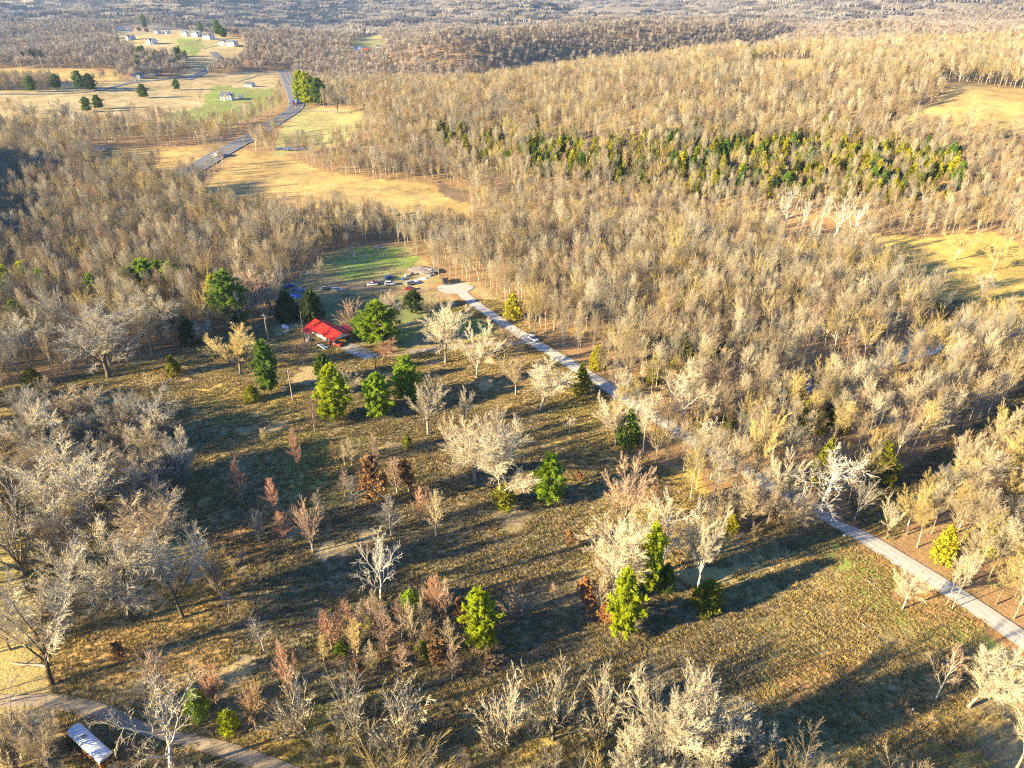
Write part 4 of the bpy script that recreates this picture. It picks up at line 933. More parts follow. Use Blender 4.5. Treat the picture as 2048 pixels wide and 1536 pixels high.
def scatter_object(name, P, idx, rotz, scl, coll, label, cat=None, tilt=None):
    me = bpy.data.meshes.new(name); me.vertices.add(len(P)); me.vertices.foreach_set('co', np.asarray(P, np.float32).ravel())
    def attr(n, t, a, f):
        q = me.attributes.new(n, t, 'POINT'); q.data.foreach_set(f, np.asarray(a).ravel())
    attr('pick', 'INT', np.asarray(idx, np.int32), 'value')
    rot = np.zeros((len(P), 3), np.float32); rot[:, 2] = rotz
    if tilt is not None: rot[:, :2] = tilt
    attr('turn', 'FLOAT_VECTOR', rot, 'vector'); attr('size', 'FLOAT_VECTOR', np.asarray(scl, np.float32), 'vector')
    o = new_obj(name, me); props(o, label, cat, kind='stuff')
    ng = bpy.data.node_groups.new(name, 'GeometryNodeTree')
    ng.interface.new_socket('Geometry', in_out='INPUT', socket_type='NodeSocketGeometry'); ng.interface.new_socket('Geometry', in_out='OUTPUT', socket_type='NodeSocketGeometry')
    gi, go = ng.nodes.new('NodeGroupInput'), ng.nodes.new('NodeGroupOutput'); ip = ng.nodes.new('GeometryNodeInstanceOnPoints'); ci = ng.nodes.new('GeometryNodeCollectionInfo')
    ci.inputs['Collection'].default_value = coll; ci.inputs['Separate Children'].default_value = True; ci.inputs['Reset Children'].default_value = True
    def na(n, t): q = ng.nodes.new('GeometryNodeInputNamedAttribute'); q.data_type = t; q.inputs['Name'].default_value = n; return q.outputs['Attribute']
    L = ng.links.new; L(gi.outputs[0], ip.inputs['Points']); L(ci.outputs[0], ip.inputs['Instance']); ip.inputs['Pick Instance'].default_value = True
    L(na('pick', 'INT'), ip.inputs['Instance Index']); L(na('turn', 'FLOAT_VECTOR'), ip.inputs['Rotation']); L(na('size', 'FLOAT_VECTOR'), ip.inputs['Scale'])
    L(ip.outputs[0], go.inputs[0]); mod = o.modifiers.new('copies', 'NODES'); mod.node_group = ng; return o
def coll(name): return bpy.data.collections.new(name)

# near and middle wood, to 430 m
Xa, Ya, Za = woods(42000, 20, 470, 3.5, 101)
pxa, pya, da = project(Xa, Ya, Za)
tk = np.array(TAKEN); keep = np.ones(len(Xa), bool)
for i in range(len(Xa)):
    q = (tk[:, 0]-Xa[i])**2+(tk[:, 1]-Ya[i])**2
    if (q < (1.5+.45*np.minimum(tk[:, 2], 5))**2).any(): keep[i] = False
Xa, Ya, Za, pxa, pya, da = [v[keep] for v in (Xa, Ya, Za, pxa, pya, da)]
rw = np.random.default_rng(55); na_ = len(Xa)
Ha = rw.uniform(11, 19, na_)*(.82+.3*fbm(Xa, Ya, 60, 71)); Wd_ = Ha*rw.uniform(.34, .56, na_)
Ha[(pya < 480) & (pxa > 940)] *= .75
inframe = (pxa > 4) & (pxa < 2044) & (pya > -20) & (pya < 1600)
size = Ha*FPX/da*inframe; order = np.argsort(-size)
MARKS = [((1062,683),'the white car on the lane'), ((910,577),'the turning circle'), ((1193,735),'the yellowish lane-side cedar'), ((1255,890),'the dark lane-side cedar'), ((1425,915),'the crooked white tree'),
         ((1507,965),'the leaning golden tree'), ((1623,1028),'the big contorted white tree'), ((1758,960),'the broad olive cedar'), ((1720,1000),'the dark gully mouth'), ((1880,1120),'the yellow-green cedar'), ((2030,1270),'the lane where it leaves the picture'),
         ((1590,790),'the dark creek cedar'), ((1870,660),'the creek riffle'), ((1940,860),'the shaded gully'), ((2040,900),'the right edge of the picture'), ((1295,700),'the olive cedar in the wood'),
         ((1450,850),'the small cedar by the hidden lane'), ((296,590),'the green pine group'), ((192,610),'the single bright pine'), ((22,595),'the lime-green pines'), ((466,655),'the tall green pine'), ((217,750),'the crooked old tree'),
         ((1567,480),'the tallest white tree'), ((740,520),'the graveyard lawn'), ((1800,545),'the gold clearing'), ((1100,560),'the upper end of the wood'), ((120,690),'the left wood edge'), ((1990,1020),'the steep right wood')]
def near_mark(x, y):
    b = min(MARKS, key=lambda m: (m[0][0]-x)**2+((m[0][1]-y)*1.3)**2); dx, dy = x-b[0][0], y-b[0][1]
    if abs(dx) < 22 and abs(dy) < 22: return 'right at '+b[1]
    if abs(dx) > abs(dy)*1.2: return ('right of ' if dx > 0 else 'left of ')+b[1]
    return ('in front of ' if dy > 0 else 'behind ')+b[1]
n_bare = sum(1 for o in COLL.objects if o.get('category') and o.name.startswith('bare_tree'))
single = order[:300-n_bare-2]; rest = np.setdiff1d(np.arange(na_), single)
tints = ['tan', 'pale', 'pale', 'tan', 'gold', 'pale', 'grey', 'pink', 'tan', 'gold']; barks = ['pale', 'pale', 'mid', 'white']
TN = {'tan': 'tan', 'pale': 'pale', 'gold': 'golden', 'grey': 'greyish', 'pink': 'pinkish'}; BN = {'pale': 'pale', 'mid': 'brown', 'white': 'whitish'}
SHAPE = {'forest': 'straight', 'vase': 'forked', 'oak': 'spreading'}
used = {}
for j in single:
    key = ['forest', 'forest', 'vase', 'forest', 'oak'][int(rw.integers(0, 5))]; t = tints[int(rw.integers(0, len(tints)))]; b = barks[int(rw.integers(0, 4))]
    side = 'left' if pxa[j] < 900 else 'right'; hh = 'tall' if Ha[j] > 14.8 else 'short' if Ha[j] < 12 else 'middling'
    lab = f"{hh} {SHAPE[key]} {TN[t]} tree, {BN[b]} stem, {near_mark(pxa[j], pya[j])}"
    e = place(key, Vector((Xa[j], Ya[j], Za[j]-.1)), Ha[j], Wd_[j]*(1.15 if key != 'forest' else 1), lab, t, b, group='bare trees of the near woods'); used[lab] = used.get(lab, 0)+1
# shared shapes for the rest
NEARC = coll('near_tree_shapes'); n_src = 0
for i in range(14):
    key = ['forest', 'forest', 'vase', 'forest', 'oak', 'forest', 'vase'][i % 7]; me, w = make_tree(key, 16, 900+i, .95, .85, joined=True, name='bare')
    source(f'shape_{i:02d}', me, TW[['tan', 'pale', 'grey', 'pale', 'tan', 'pink', 'grey', 'pale', 'tan', 'gold', 'tan', 'brown', 'grey', 'gold'][i]], NEARC); n_src += 1
# middle distance 470 - 1000 m
Xb, Yb, Zb = woods(90000, 470, 1000, 3.7, 202)
rb = np.random.default_rng(56); nb_ = len(Xb); pxb, pyb, db = project(Xb, Yb, Zb)
Hb = rb.uniform(11, 18, nb_)*(.8+.35*fbm(Xb, Yb, 80, 73))
Px = np.r_[Xa[rest], Xb]; Py = np.r_[Ya[rest], Yb]; Pz = np.r_[Za[rest], Zb]-.1; PH = np.r_[Ha[rest], Hb]/16
idx = np.random.default_rng(3).integers(0, 14, len(Px))
# far belt 1000 - 2600 m, simple shapes
FARC = coll('far_tree_shapes')
for i in range(8):
    source(f'far_{i:02d}', far_tree(15, 4.4, 700+i, 110, tw=.15), [(.30,.25,.20), (.26,.23,.21), (.33,.27,.21), (.29,.23,.20), (.25,.22,.20), (.22,.17,.14), (.31,.26,.21), (.37,.31,.25)][i], FARC)
hs = np.c_[PH*.84, PH*.84, PH*1.1]*np.random.default_rng(4).uniform(.85, 1.15, (len(Px), 1))
scatter_object('bare_trees', np.c_[Px, Py, Pz], idx, np.random.default_rng(5).uniform(0, 6.28, len(Px)), hs, NEARC, 'mass of bare winter trees covering the valley woods and the long hill', 'trees')
Xc, Yc, Zc = woods(200000, 1000, 2700, 5.5, 303); nc = len(Xc); rc = np.random.default_rng(57)
Hc = rc.uniform(.75, 1.15, nc)*(.8+.4*fbm(Xc, Yc, 120, 75)); 
scatter_object('far_woods', np.c_[Xc, Yc, Zc-.1], rc.integers(0, 8, nc), rc.uniform(0, 6.28, nc), np.c_[Hc*1.15, Hc*1.15, Hc], FARC, 'far leafless woods rolling to the top of the picture', 'wood')
# horizon woods: groups of simple trees
BLKC = coll('grove_shapes')
def grove(seed):
    r = np.random.default_rng(seed); Vs = []; Fs = []; off = 0
    for k in range(26):
        x, y = r.uniform(-24, 24, 2); h = r.uniform(9, 15); b = []
        for i in range(9):
            az = r.uniform(0, 6.283); rr = 4.2*math.sqrt(r.uniform(.02, 1)); z0 = h*r.uniform(.3, .55)
            b.append((np.array((x+rr*.4*math.cos(az), y+rr*.4*math.sin(az), z0-h*.3)), np.array((x+rr*math.cos(az), y+rr*math.sin(az), h*r.uniform(.75, 1.0))), 1.0, .01))
        V, F = cones(b, 3, True); Vs.append(V); Fs.append(F+off); off += len(V)
    return mesh_from('grove', np.concatenate(Vs), np.concatenate(Fs), M_TWIG)
for i in range(4): source(f'grove_{i}', grove(i+500), [(.24,.21,.19), (.22,.20,.19), (.26,.22,.19), (.20,.18,.17)][i], BLKC)
Xd, Yd = scatter_pts(60000, 2650, 8500, 404, .8); kd = thin(Xd, Yd, 27); Xd, Yd = Xd[kd], Yd[kd]; rd = np.random.default_rng(58)
kk = fbm(Xd, Yd, 500, 77) > .22; Xd, Yd = Xd[kk], Yd[kk]; Zd = height(Xd, Yd)
scatter_object('horizon_woods', np.c_[Xd, Yd, Zd-1], rd.integers(0, 4, len(Xd)), rd.uniform(0, 6.28, len(Xd)), np.c_[np.ones(len(Xd)), np.ones(len(Xd)), rd.uniform(.8, 1.3, len(Xd))], BLKC, 'hazy woods on the farthest hills', 'wood')
print('trees: single', len(single), 'rest', len(Px), 'far', nc, 'groves', len(Xd), 'dup labels', sum(v-1 for v in used.values()))
# cedars of the hillside band
M_BARKFIX = plant_mat('bark plain', .9, fixed=(.25,.2,.15))
BAND = [(850,240),(1000,250),(1230,275),(1450,262),(1560,290),(1700,270),(1910,320),(1930,400),(1700,412),(1560,398),(1380,405),(1200,372),(1000,345),(870,310)]
r_ = np.random.default_rng(91); cand = []
while len(cand) < 800:
    x, y = r_.uniform(850, 1930), float(np.clip(r_.normal(330, 38), 240, 412))
    if inpoly(np.array([x]), np.array([y]), BAND)[0]: cand.append((x, y))
gb = ground_many(cand); kb = thin(np.array([g.x for g in gb]), np.array([g.y for g in gb]), 4.1)[:245]
for n, j in enumerate(kb):
    g = gb[j]; x, y = cand[j]; lv = 'upper' if y < 290+(x-870)*.05 else 'middle' if y < 335+(x-870)*.05 else 'lower'
    hx = ['far left end', 'left third', 'above the washed bank', 'centre', 'above the white trees', 'right third', 'far right end'][min(6, int((x-850)/155))]
    c = ['olive', 'deep', 'yellow', 'olive', 'yellow'][int(r_.integers(0, 5))]; h = r_.uniform(6.0, 13.5)
    place('cedar', g, h, h*r_.uniform(.42, .66), f"{'tall' if h > 11 else 'middling' if h > 8.5 else 'small'} {({'olive':'olive','deep':'deep green','yellow':'yellow-green'})[c]} cedar, {lv} of the cedar band, {hx}", c, 'mid', group='cedars on the sunny hillside')
ce = []
while len(ce) < 900:
    x, y = r_.uniform(850, 1930), float(np.clip(r_.normal(335, 42), 240, 414))
    if inpoly(np.array([x]), np.array([y]), BAND)[0]: ce.append((x, y))
ge = ground_many(ce); kept = np.array([(g.x, g.y) for g in (gb[j] for j in kb)])
ge = [g for g in ge if ((kept-np.array((g.x, g.y)))**2).sum(1).min() > 9]; ke = thin(np.array([g.x for g in ge]), np.array([g.y for g in ge]), 3.2)[:330]
CEDC = coll('cedar_shapes')
for i in range(4):
    me = cedar(9, 4.4, 1500+i, 'cedar_mass', joined=True); me.materials[0] = plant_mat('needles tinted', .75, .7, 1.15, .35, fixed=LF[['olive', 'deep', 'olive', 'yellow'][i]]); me.materials[1] = M_BARKFIX
    q = bpy.data.objects.new(f'cedar_shape_{i}', me); CEDC.objects.link(q)
sc_ = r_.uniform(.6, 1.4, len(ke))
scatter_object('cedar_trees', np.array([(ge[j].x, ge[j].y, ge[j].z-.1) for j in ke]), r_.integers(0, 4, len(ke)), r_.uniform(0, 6.28, len(ke)), np.c_[sc_*.95, sc_*.95, sc_], CEDC, 'remaining small cedars filling the hillside cedar band', 'cedars')
# scattered evergreens in the far woods
for px0, py0, n, w_, c, lab in [(320,120,16,110,'deep','dark evergreen in the clump below the subdivision'), (1130,22,12,80,'deep','evergreen in the big clump near the top centre'), (1870,350,14,200,'olive','olive cedar scattered on the right end of the hillside'),
                                (60,120,5,60,'dark','small dark evergreen along the far left wood'), (815,38,3,16,'dark','dark evergreen left of the top centre'), (1450,240,8,300,'olive','lone cedar among bare trees above the cedar band'),
                                (1400,740,12,200,'olive','cedar hidden among bare trees of the centre wood'), (1950,1100,8,90,'yellow','yellow-green evergreen among the trees right of the lane'), (1650,850,7,120,'olive','olive cedar in the wood between lane and gully')]:
    for k in range(n):
        x, y = px0+r_.uniform(-.5, .5)*w_, py0+r_.uniform(-.5, .5)*w_*.28; g = at(x, y); dd = float(project(g.x, g.y, g.z)[2])
        if seg_dist(np.array([g.x]), np.array([g.y]), LANE)[0] < 6: continue
        h = r_.uniform(7, 11) if dd < 900 else r_.uniform(12, 17)
        place('cedar' if dd < 900 else 'pine', g, h, h*r_.uniform(.45, .6), f"{lab}, {'tall' if h > (9 if dd < 900 else 14.5) else 'short'}, at its {'left' if x < px0-w_*.2 else 'right' if x > px0+w_*.2 else 'middle'} {'back' if y < py0 else 'front'}", c, 'mid', group=lab+'s')

# ------------------------------------------------------------------ undergrowth and grass
UNDC = coll('brush_shapes')
for i in range(5):
    me, w = make_tree('bush', 3.2, 1200+i, .7, 1.7, joined=True, name='brush'); source(f'brush_{i}', me, TW[['tan', 'brown', 'gold', 'pink', 'green'][i]], UNDC)
Xu, Yu, Zu = woods(24000, 100, 620, 3.6, 606, road=4.2)
ru = np.random.default_rng(61); k = ru.uniform(0, 1, len(Xu)) < .5; Xu, Yu, Zu = Xu[k], Yu[k], Zu[k]; su = ru.uniform(.5, 1.3, len(Xu))
pxu, pyu, _ = project(Xu, Yu, Zu)
# hedgy scrub on the meadow: dark brush patches
BR = [([(380,1060),(640,1110),(640,1200),(480,1260),(380,1180)], 260, .6), ([(1380,990),(1640,1040),(1600,1100),(1420,1070)], 150, 1.0), ([(640,1190),(1000,1200),(990,1350),(640,1340)], 200, .7), ([(0,850),(360,800),(390,1050),(330,1150),(0,1060)], 200, .8),
      ([(0,1430),(230,1480),(420,1536),(0,1600)], 120, .8), ([(460,1380),(980,1400),(960,1536),(560,1530)], 110, .6), ([(370,930),(540,960),(560,1080),(420,1060)], 160, .35), ([(850,790),(1080,880),(1040,1000),(880,940)], 70, .6), ([(1190,930),(1420,1000),(1380,1100),(1200,1180)], 90, .6), ([(1650,1020),(1800,1080),(1780,1120),(1700,1060)],60,.5), ([(450,680),(620,690),(560,790),(440,770)],60,.45), ([(1800,1380),(2048,1440),(2048,1560),(1960,1560)],60,.6)]
ex = []
for poly, n, s in BR:
    xs = [p[0] for p in poly]; ys = [p[1] for p in poly]; pts = []
    while len(pts) < n:
        x, y = ru.uniform(min(xs), max(xs)), ru.uniform(min(ys), max(ys))
        if inpoly(np.array([x]), np.array([y]), poly)[0]: pts.append((x, y))
    for g in ground_many(pts):
        if seg_dist(np.array([g.x]), np.array([g.y]), LANE)[0] > 4 and seg_dist(np.array([g.x]), np.array([g.y]), TRACK)[0] > 3.5: ex.append((g.x, g.y, g.z, s*ru.uniform(.4, 1.1)))
ex = np.array(ex)
PU = np.r_[np.c_[Xu, Yu, Zu-.15], np.c_[ex[:, :2], ex[:, 2]-.12]]; SU = np.r_[su, ex[:, 3]]
scatter_object('undergrowth', PU, ru.integers(0, 5, len(PU)), ru.uniform(0, 6.28, len(PU)), np.c_[SU, SU, SU], UNDC, 'twiggy brown undergrowth below the trees and in rough patches', 'undergrowth')
GRC = coll('grass_shapes'); M_GRASS = plant_mat('grass blades', .9, .7, 1.2, .2)
for i in range(8):
    r = np.random.default_rng(1300+i); n = 26; a = r.uniform(0, 6.283, n); rr = .30*np.sqrt(r.uniform(0, 1, n)); o = np.c_[rr*np.cos(a), rr*np.sin(a), np.full(n, -.05)]
    le = np.c_[np.cos(a), np.sin(a), np.zeros(n)]*r.uniform(.05, .34, (n, 1)); tip = o+le+np.c_[np.zeros((n, 2)), r.uniform(.18, .5, n)]; wv = np.c_[-np.sin(a), np.cos(a), np.zeros(n)]*.05
    V = np.stack([o-wv, o+wv, tip], 1).reshape(-1, 3); b = np.arange(n)*3
    source(f'tuft_{i}', mesh_from('tuft', V, np.c_[b, b+1, b+2], M_GRASS), [(.47,.34,.14), (.42,.31,.12), (.50,.37,.16), (.37,.31,.12), (.43,.30,.11), (.32,.31,.11), (.34,.26,.12), (.27,.21,.10)][i], GRC)  # last two tufts: dead growth with shade put into the blade colour
rg = np.random.default_rng(62); n = 250000; Yg = (60**2+(330**2-60**2)*rg.uniform(0, 1, n))**.5; Xg = rg.uniform(-1, 1, n)*(.78*Yg+15); Zg = height(Xg, Yg)
pxg, pyg, dg = project(Xg, Yg, Zg); ok = ~is_wood(pxg, pyg, Xg, Yg) & (pyg > 600)
for L, dd in ((LANE, 2.35), (DRIVE, 1.6), (TRACK, .9)): ok &= seg_dist(Xg, Yg, L) > dd
for p, key in LAWNS[3:6]: ok &= ~inpoly(pxg, pyg, p)
ok &= fbm(Xg, Yg, 9, 88) > .27
Xg, Yg, Zg = Xg[ok], Yg[ok], Zg[ok]; sg = rg.uniform(.6, 1.35, len(Xg))*(.6+.8*fbm(Xg, Yg, 7, 89)); gi = np.clip((fbm(Xg, Yg, 25, 90)*9-1.8+rg.normal(0, 1.1, len(Xg))), 0, 5).astype(int)
pxg, pyg, dg = project(Xg, Yg, Zg)
for p, key in LAWNS[:3]: q = inpoly(pxg, pyg, p) & (rg.uniform(0, 1, len(gi)) < .75); gi[q] = 6+rg.integers(0, 2, int(q.sum()))  # shade-darkened tufts over the weeds zones
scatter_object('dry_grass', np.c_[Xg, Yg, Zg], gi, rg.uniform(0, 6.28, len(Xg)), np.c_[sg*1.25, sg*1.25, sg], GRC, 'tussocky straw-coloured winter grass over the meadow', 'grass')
print('grass', len(Xg), 'brush', len(PU))

# ------------------------------------------------------------------ paint and surfaces for built things
def pm(name, c, rough=.5, metal=0.0, nz=.12, ns=2.0): return mat(name, c, rough, metal, nz=nz, nscale=ns)
m_redroof = pm('red metal roof', (.62,.035,.02), .38, .0, .18, 1.2); m_redroof_old = pm('dull red metal roof', (.34,.03,.04), .5, 0, .2, 1.0)
m_white = pm('white siding', (.72,.72,.70), .7); m_cream = pm('cream siding', (.66,.60,.48), .7); m_brick = mat('brick wall', (.30,.11,.07), .9, nz=.4, nscale=8); m_greywall = pm('grey siding', (.42,.45,.48), .7)
m_shing = mat('dark shingles', (.10,.11,.13), .9, nz=.3, nscale=3); m_shing2 = mat('brown shingles', (.16,.12,.10), .9, nz=.3, nscale=3); m_shing3 = mat('blue grey shingles', (.16,.19,.24), .9, nz=.3, nscale=3)
m_glass = mat('window glass', (.03,.04,.05), .08); m_glass.node_tree.nodes['Principled BSDF'].inputs['Specular IOR Level'].default_value = .8
m_wood = mat('weathered wood', (.30,.24,.17), .9, nz=.3, nscale=6); m_pole = mat('pole wood', (.46,.38,.29), .9, nz=.25, nscale=3); m_metal = pm('galvanised metal', (.5,.5,.5), .4, .6)
m_tyre = mat('tyre rubber', (.02,.02,.02), .8); m_rim = pm('wheel rim', (.45,.45,.45), .35, .7); m_busor = pm('bus orange paint', (.62,.24,.03), .5, 0, .35, 1.5); m_busrf = pm('bus roof white paint', (.80,.80,.78), .45, 0, .12, .8)
m_stone = mat('grave stone', (.50,.49,.46), .8, nz=.25, nscale=3); m_tarp = pm('white tarp', (.72,.73,.75), .5); m_bluetarp = pm('blue tarp', (.05,.16,.50), .5); m_black = pm('black paint', (.03,.03,.035), .35)
m_lamp = pm('lamp glass', (.8,.8,.75), .2); m_scrap = mat('mixed scrap', (.35,.32,.30), .7, nz=.7, nscale=3, col2=(.10,.07,.05)); m_conc2 = mat('foundation concrete', (.38,.37,.35), .9, nz=.2)
PAINT = {'white': pm('white car paint', (.78,.78,.78), .3), 'red': pm('red car paint', (.55,.03,.02), .3), 'silver': pm('silver car paint', (.50,.52,.55), .3, .3), 'blue': pm('blue car paint', (.05,.13,.40), .3),
         'maroon': pm('maroon car paint', (.25,.02,.04), .3), 'black': m_black, 'grey': pm('grey car paint', (.22,.24,.27), .3)}

# ------------------------------------------------------------------ cars and trucks
def wheel_parts(root, x, y, r, w):
    s = 1 if y > 0 else -1
    t = MB().tube((x, y-s*w, r), (x, y, r), r, k=14).build('wheel', m_tyre, root)
    MB().tube((x, y-s*.02, r), (x, y+s*.015, r), r*.58, k=10).build('rim', m_rim, t)
def car(loc, rz, paint, label, kind='saloon', cat='car', group=None, s=1.0):
    root = empty('parked_car' if kind != 'pickup' else 'pickup_truck', loc, rz, label, cat, group); root.scale = (s, s, s); P = PAINT[paint]
    L, Wd = {'saloon': (4.7, 1.8), 'suv': (4.8, 1.9), 'pickup': (5.5, 1.95)}[kind]; h = L/2; w = Wd/2
    if kind == 'saloon':
        body = [(-h,.35),(-h,.78),(-h+.15,.93),(-h+1.0,.98),(h-1.35,.92),(h-.2,.76),(h,.6),(h,.3),(-h+.2,.25)]; cab = [(-h+.75,.95),(-h+1.35,1.36),(h-1.95,1.40),(h-1.2,.92)]; roof = [(-h+1.32,1.37),(-h+1.42,1.43),(h-2.05,1.46),(h-1.93,1.40)]
    elif kind == 'suv':
        body = [(-h,.4),(-h,1.0),(-h+.1,1.08),(h-1.3,1.05),(h-.15,.92),(h,.7),(h,.35),(-h+.2,.3)]; cab = [(-h+.1,1.05),(-h+.35,1.62),(h-1.9,1.66),(h-1.2,1.05)]; roof = [(-h+.3,1.63),(-h+.45,1.71),(h-2.0,1.73),(h-1.88,1.66)]
    else:
        body = [(-h,.5),(-h,1.05),(-.2,1.05),(h-1.4,1.05),(h-.1,.98),(h,.8),(h,.4),(-h+.2,.4)]; cab = [(-.35,1.03),(-.2,1.66),(h-2.15,1.68),(h-1.45,1.05)]; roof = [(-.27,1.66),(-.1,1.73),(h-2.3,1.74),(h-2.12,1.68)]
    MB().prism([(a, b) for a, b in body], -w, w, axis=1).build('body', P, root, bevel=.07, smooth=True)
    MB().prism(cab, -w+.13, w-.13, axis=1).build('window_band', m_glass, root, bevel=.04)
    MB().prism(roof, -w+.15, w-.15, axis=1).build('roof_panel', P, root, bevel=.02)
    if kind == 'pickup': MB().box(-h+.12, -.45, -w+.15, w-.15, 1.052, 1.07).build('truck_bed', m_black, root)
    for x in (-h+.95, h-.95):
        for y in (-w, w): wheel_parts(root, x, y, .34 if kind == 'saloon' else .38, .22)
    for y in (-w+.3, w-.3): MB().box(h-.05, h+.02, y-.16, y+.16, .58, .74).build('headlight', m_lamp, root)
    MB().box(-h-.06, -h+.02, -w+.1, w-.1, .4, .55).build('bumper', m_black, root)
    return root
def truck(loc, rz, cabp, boxm, label, L=8.0, cat='truck', group=None, cargo=True):
    root = empty('box_truck' if cargo else 'flatbed_truck', loc, rz, label, cat, group); P = PAINT[cabp]; h = L/2
    MB().prism([(h-2.1,.6),(h-2.1,2.7),(h-.95,2.75),(h-.55,1.75),(h-.05,1.6),(h,.6)], -1.15, 1.15, axis=1).build('cab', P, root, bevel=.08)
    MB().prism([(h-.93,2.55),(h-.90,2.62),(h-.50,1.82),(h-.53,1.78)], -1.0, 1.0, axis=1).build('windscreen', m_glass, root)
    if cargo: MB().box(-h, h-2.3, -1.25, 1.25, .95, 3.5).build('cargo_box', boxm, root, bevel=.05)
    else: MB().box(-h, h-2.3, -1.25, 1.25, .95, 1.15).box(-h, h-2.3, -1.25, -1.18, 1.15, 1.8).box(-h, h-2.3, 1.18, 1.25, 1.15, 1.8).build('flatbed', boxm, root)
    MB().box(-h+.3, h-.4, -.5, .5, .6, .9).build('chassis', m_black, root)
    for x in (-h+1.0, -h+2.1, h-1.1):
        for y in (-1.2, 1.2): wheel_parts(root, x, y, .5, .3)
    for y in (-.85, .85): MB().box(h-.03, h+.03, y-.15, y+.15, .8, 1.0).build('headlight', m_lamp, root)
    return root
def heading(L, px, py):
    """direction of a road near a picture point"""
    g = at(px, py); A = smooth_line(L, 3); i = int(np.argmin(np.hypot(A[:, 0]-g.x, A[:, 1]-g.y))); i = min(max(i, 1), len(A)-2)
    d = A[i+1]-A[i-1]; return g, math.atan2(d[1], d[0]), A[i]
g, a, c = heading(LANE, 1062, 682); car(Vector((c[0]+.9, c[1]+.9, hz(c[0], c[1])+.17)), a, 'white', 'white car driving on the pale lane beside the wood', 'suv')
for px, py, rz, p, k, lab in [(672,691,-.5,'red','pickup','red pickup sticking out from under the red-roofed carport'), (745,571,.15,'white','saloon','left white car parked on the dirt drive above the lawn'), (780,570,.1,'white','suv','white car nose to tail on the dirt drive, second from the left'),
    (748,568,.2,'red','saloon','red and worn car just behind the left white one on the dirt drive'), (776,557,1.2,'blue','saloon','blue car on the graveyard lawn above the dirt drive'), (820,580,.0,'maroon','saloon','dark maroon car parked beside the dark evergreen shrub'),
    (822,569,.6,'silver','suv','silver car parked by the scrap heap'), (674,583,.0,'silver','suv','silver blue van in the shade left of the dirt drive'), (651,579,.3,'grey','saloon','grey car in the deep shade left of the silver blue van'),
    (596,585,.1,'blue','suv','blue vehicle in the shade at the far left of the yard'), (578,575,.8,'blue','saloon','second blue vehicle half hidden in the shaded yard'), (757,498,.05,'silver','saloon','pale car at the top edge of the graveyard lawn'),
    (270,163,.1,'white','suv','white car by the far field road'), (255,163,.1,'white','saloon','second white car by the far field road')]:
    g = at(px, py); car(g+Vector((0, 0, .12)), rz, p, lab, k)
g = at(891, 566); truck(g+Vector((0, 0, .1)), math.radians(-80), 'black', m_black, 'dark truck parked nose out beside the turning circle', 6.5, cargo=False)
for px, py, off, kind, p, lab in [(435,314,-2.6,'truck','white','white truck coming down the highway at its lower bend'), (448,312,2.5,'car','silver','silver car passing the white truck on the highway'), (588,207,-2.6,'truck','blue','blue truck on the shaded stretch of the highway'),
    (595,209,2.6,'truck2','red','red-cabbed truck beside the blue one on the highway'), (577,181,-2.4,'car','white','white car on the straight climb of the highway'), (575,170,2.4,'car','grey','grey car higher up the straight climb of the highway')]:
    g, a, c = heading(HIGHWAY, px, py); n = Vector((-math.sin(a), math.cos(a), 0))*off; l = Vector((c[0], c[1], hz(c[0], c[1])+.5))+n
    if kind.startswith('truck'): truck(l, a+(math.pi if off > 0 else 0), p, PAINT['white'] if p == 'white' else m_bluetarp, lab, 11)
    else: car(l, a+(math.pi if off > 0 else 0), p, lab, 'suv', group=None)

# ------------------------------------------------------------------ the red-roofed house
def gable_roof(root, name, x0, x1, hw, z0, z1, m, rib=.0, y=0.0, th=.10, child=None):
    """two sloping sheets with standing seams and a ridge cap"""
    for s in (-1, 1):
        b = MB(); n = Vector((0, s*(z1-z0), hw)).normalized()*th
        p = [(x0, y, z1), (x1, y, z1), (x1, y+s*hw, z0), (x0, y+s*hw, z0)]; q = [(a[0], a[1]+n.y, a[2]+n.z) for a in p]
        b.add(p+q, [(0,1,2,3),(7,6,5,4),(0,4,5,1),(1,5,6,2),(2,6,7,3),(3,7,4,0)]); o = b.build(name, m, root)
        if rib:
            k = MB(); x = x0+.02
            while x < x1-.05:
                k.add([(x, y+n.y, z1+n.z), (x+.05, y+n.y, z1+n.z), (x+.05, y+s*hw+n.y, z0+n.z), (x, y+s*hw+n.y, z0+n.z)]+[(x, y+n.y*1.5, z1+n.z*1.5), (x+.05, y+n.y*1.5, z1+n.z*1.5), (x+.05, y+s*hw+n.y*1.5, z0+n.z*1.5), (x, y+s*hw+n.y*1.5, z0+n.z*1.5)],
                      [(4,5,6,7),(0,4,7,3),(1,2,6,5),(3,7,6,2)]); x += rib
            k.build('roof_seam', m, o)
    MB().prism([(y-.22, z1+.02), (y, z1+.17), (y+.22, z1+.02), (y, z1+.14)], x0-.02, x1+.02).build('ridge_cap', m, root)
def window(root, x, y, z, w, h, along='x', s=-1, fm=None):
    """window in a wall: frame standing proud, pane behind, one glazing bar"""
    fm = fm or m_white; t = .06; b = MB(); q = MB()
    def bx(m, a0, a1, z0, z1, d0, d1):
        lo, hi = sorted((d0*s, d1*s))
        if along == 'x': m.box(x+a0, x+a1, y+lo, y+hi, z+z0, z+z1)
        else: m.box(x+lo, x+hi, y+a0, y+a1, z+z0, z+z1)
    bx(b, -w/2-t, w/2+t, -t, 0, .0, .07); bx(b, -w/2-t, w/2+t, h, h+t, .0, .06); bx(b, -w/2-t, -w/2, 0, h, 0, .06); bx(b, w/2, w/2+t, 0, h, 0, .06); bx(b, -.02, .02, 0, h, .02, .05)
    f = b.build('window', fm, root); bx(q, -w/2, w/2, 0, h, .003, .02); q.build('pane', m_glass, f)
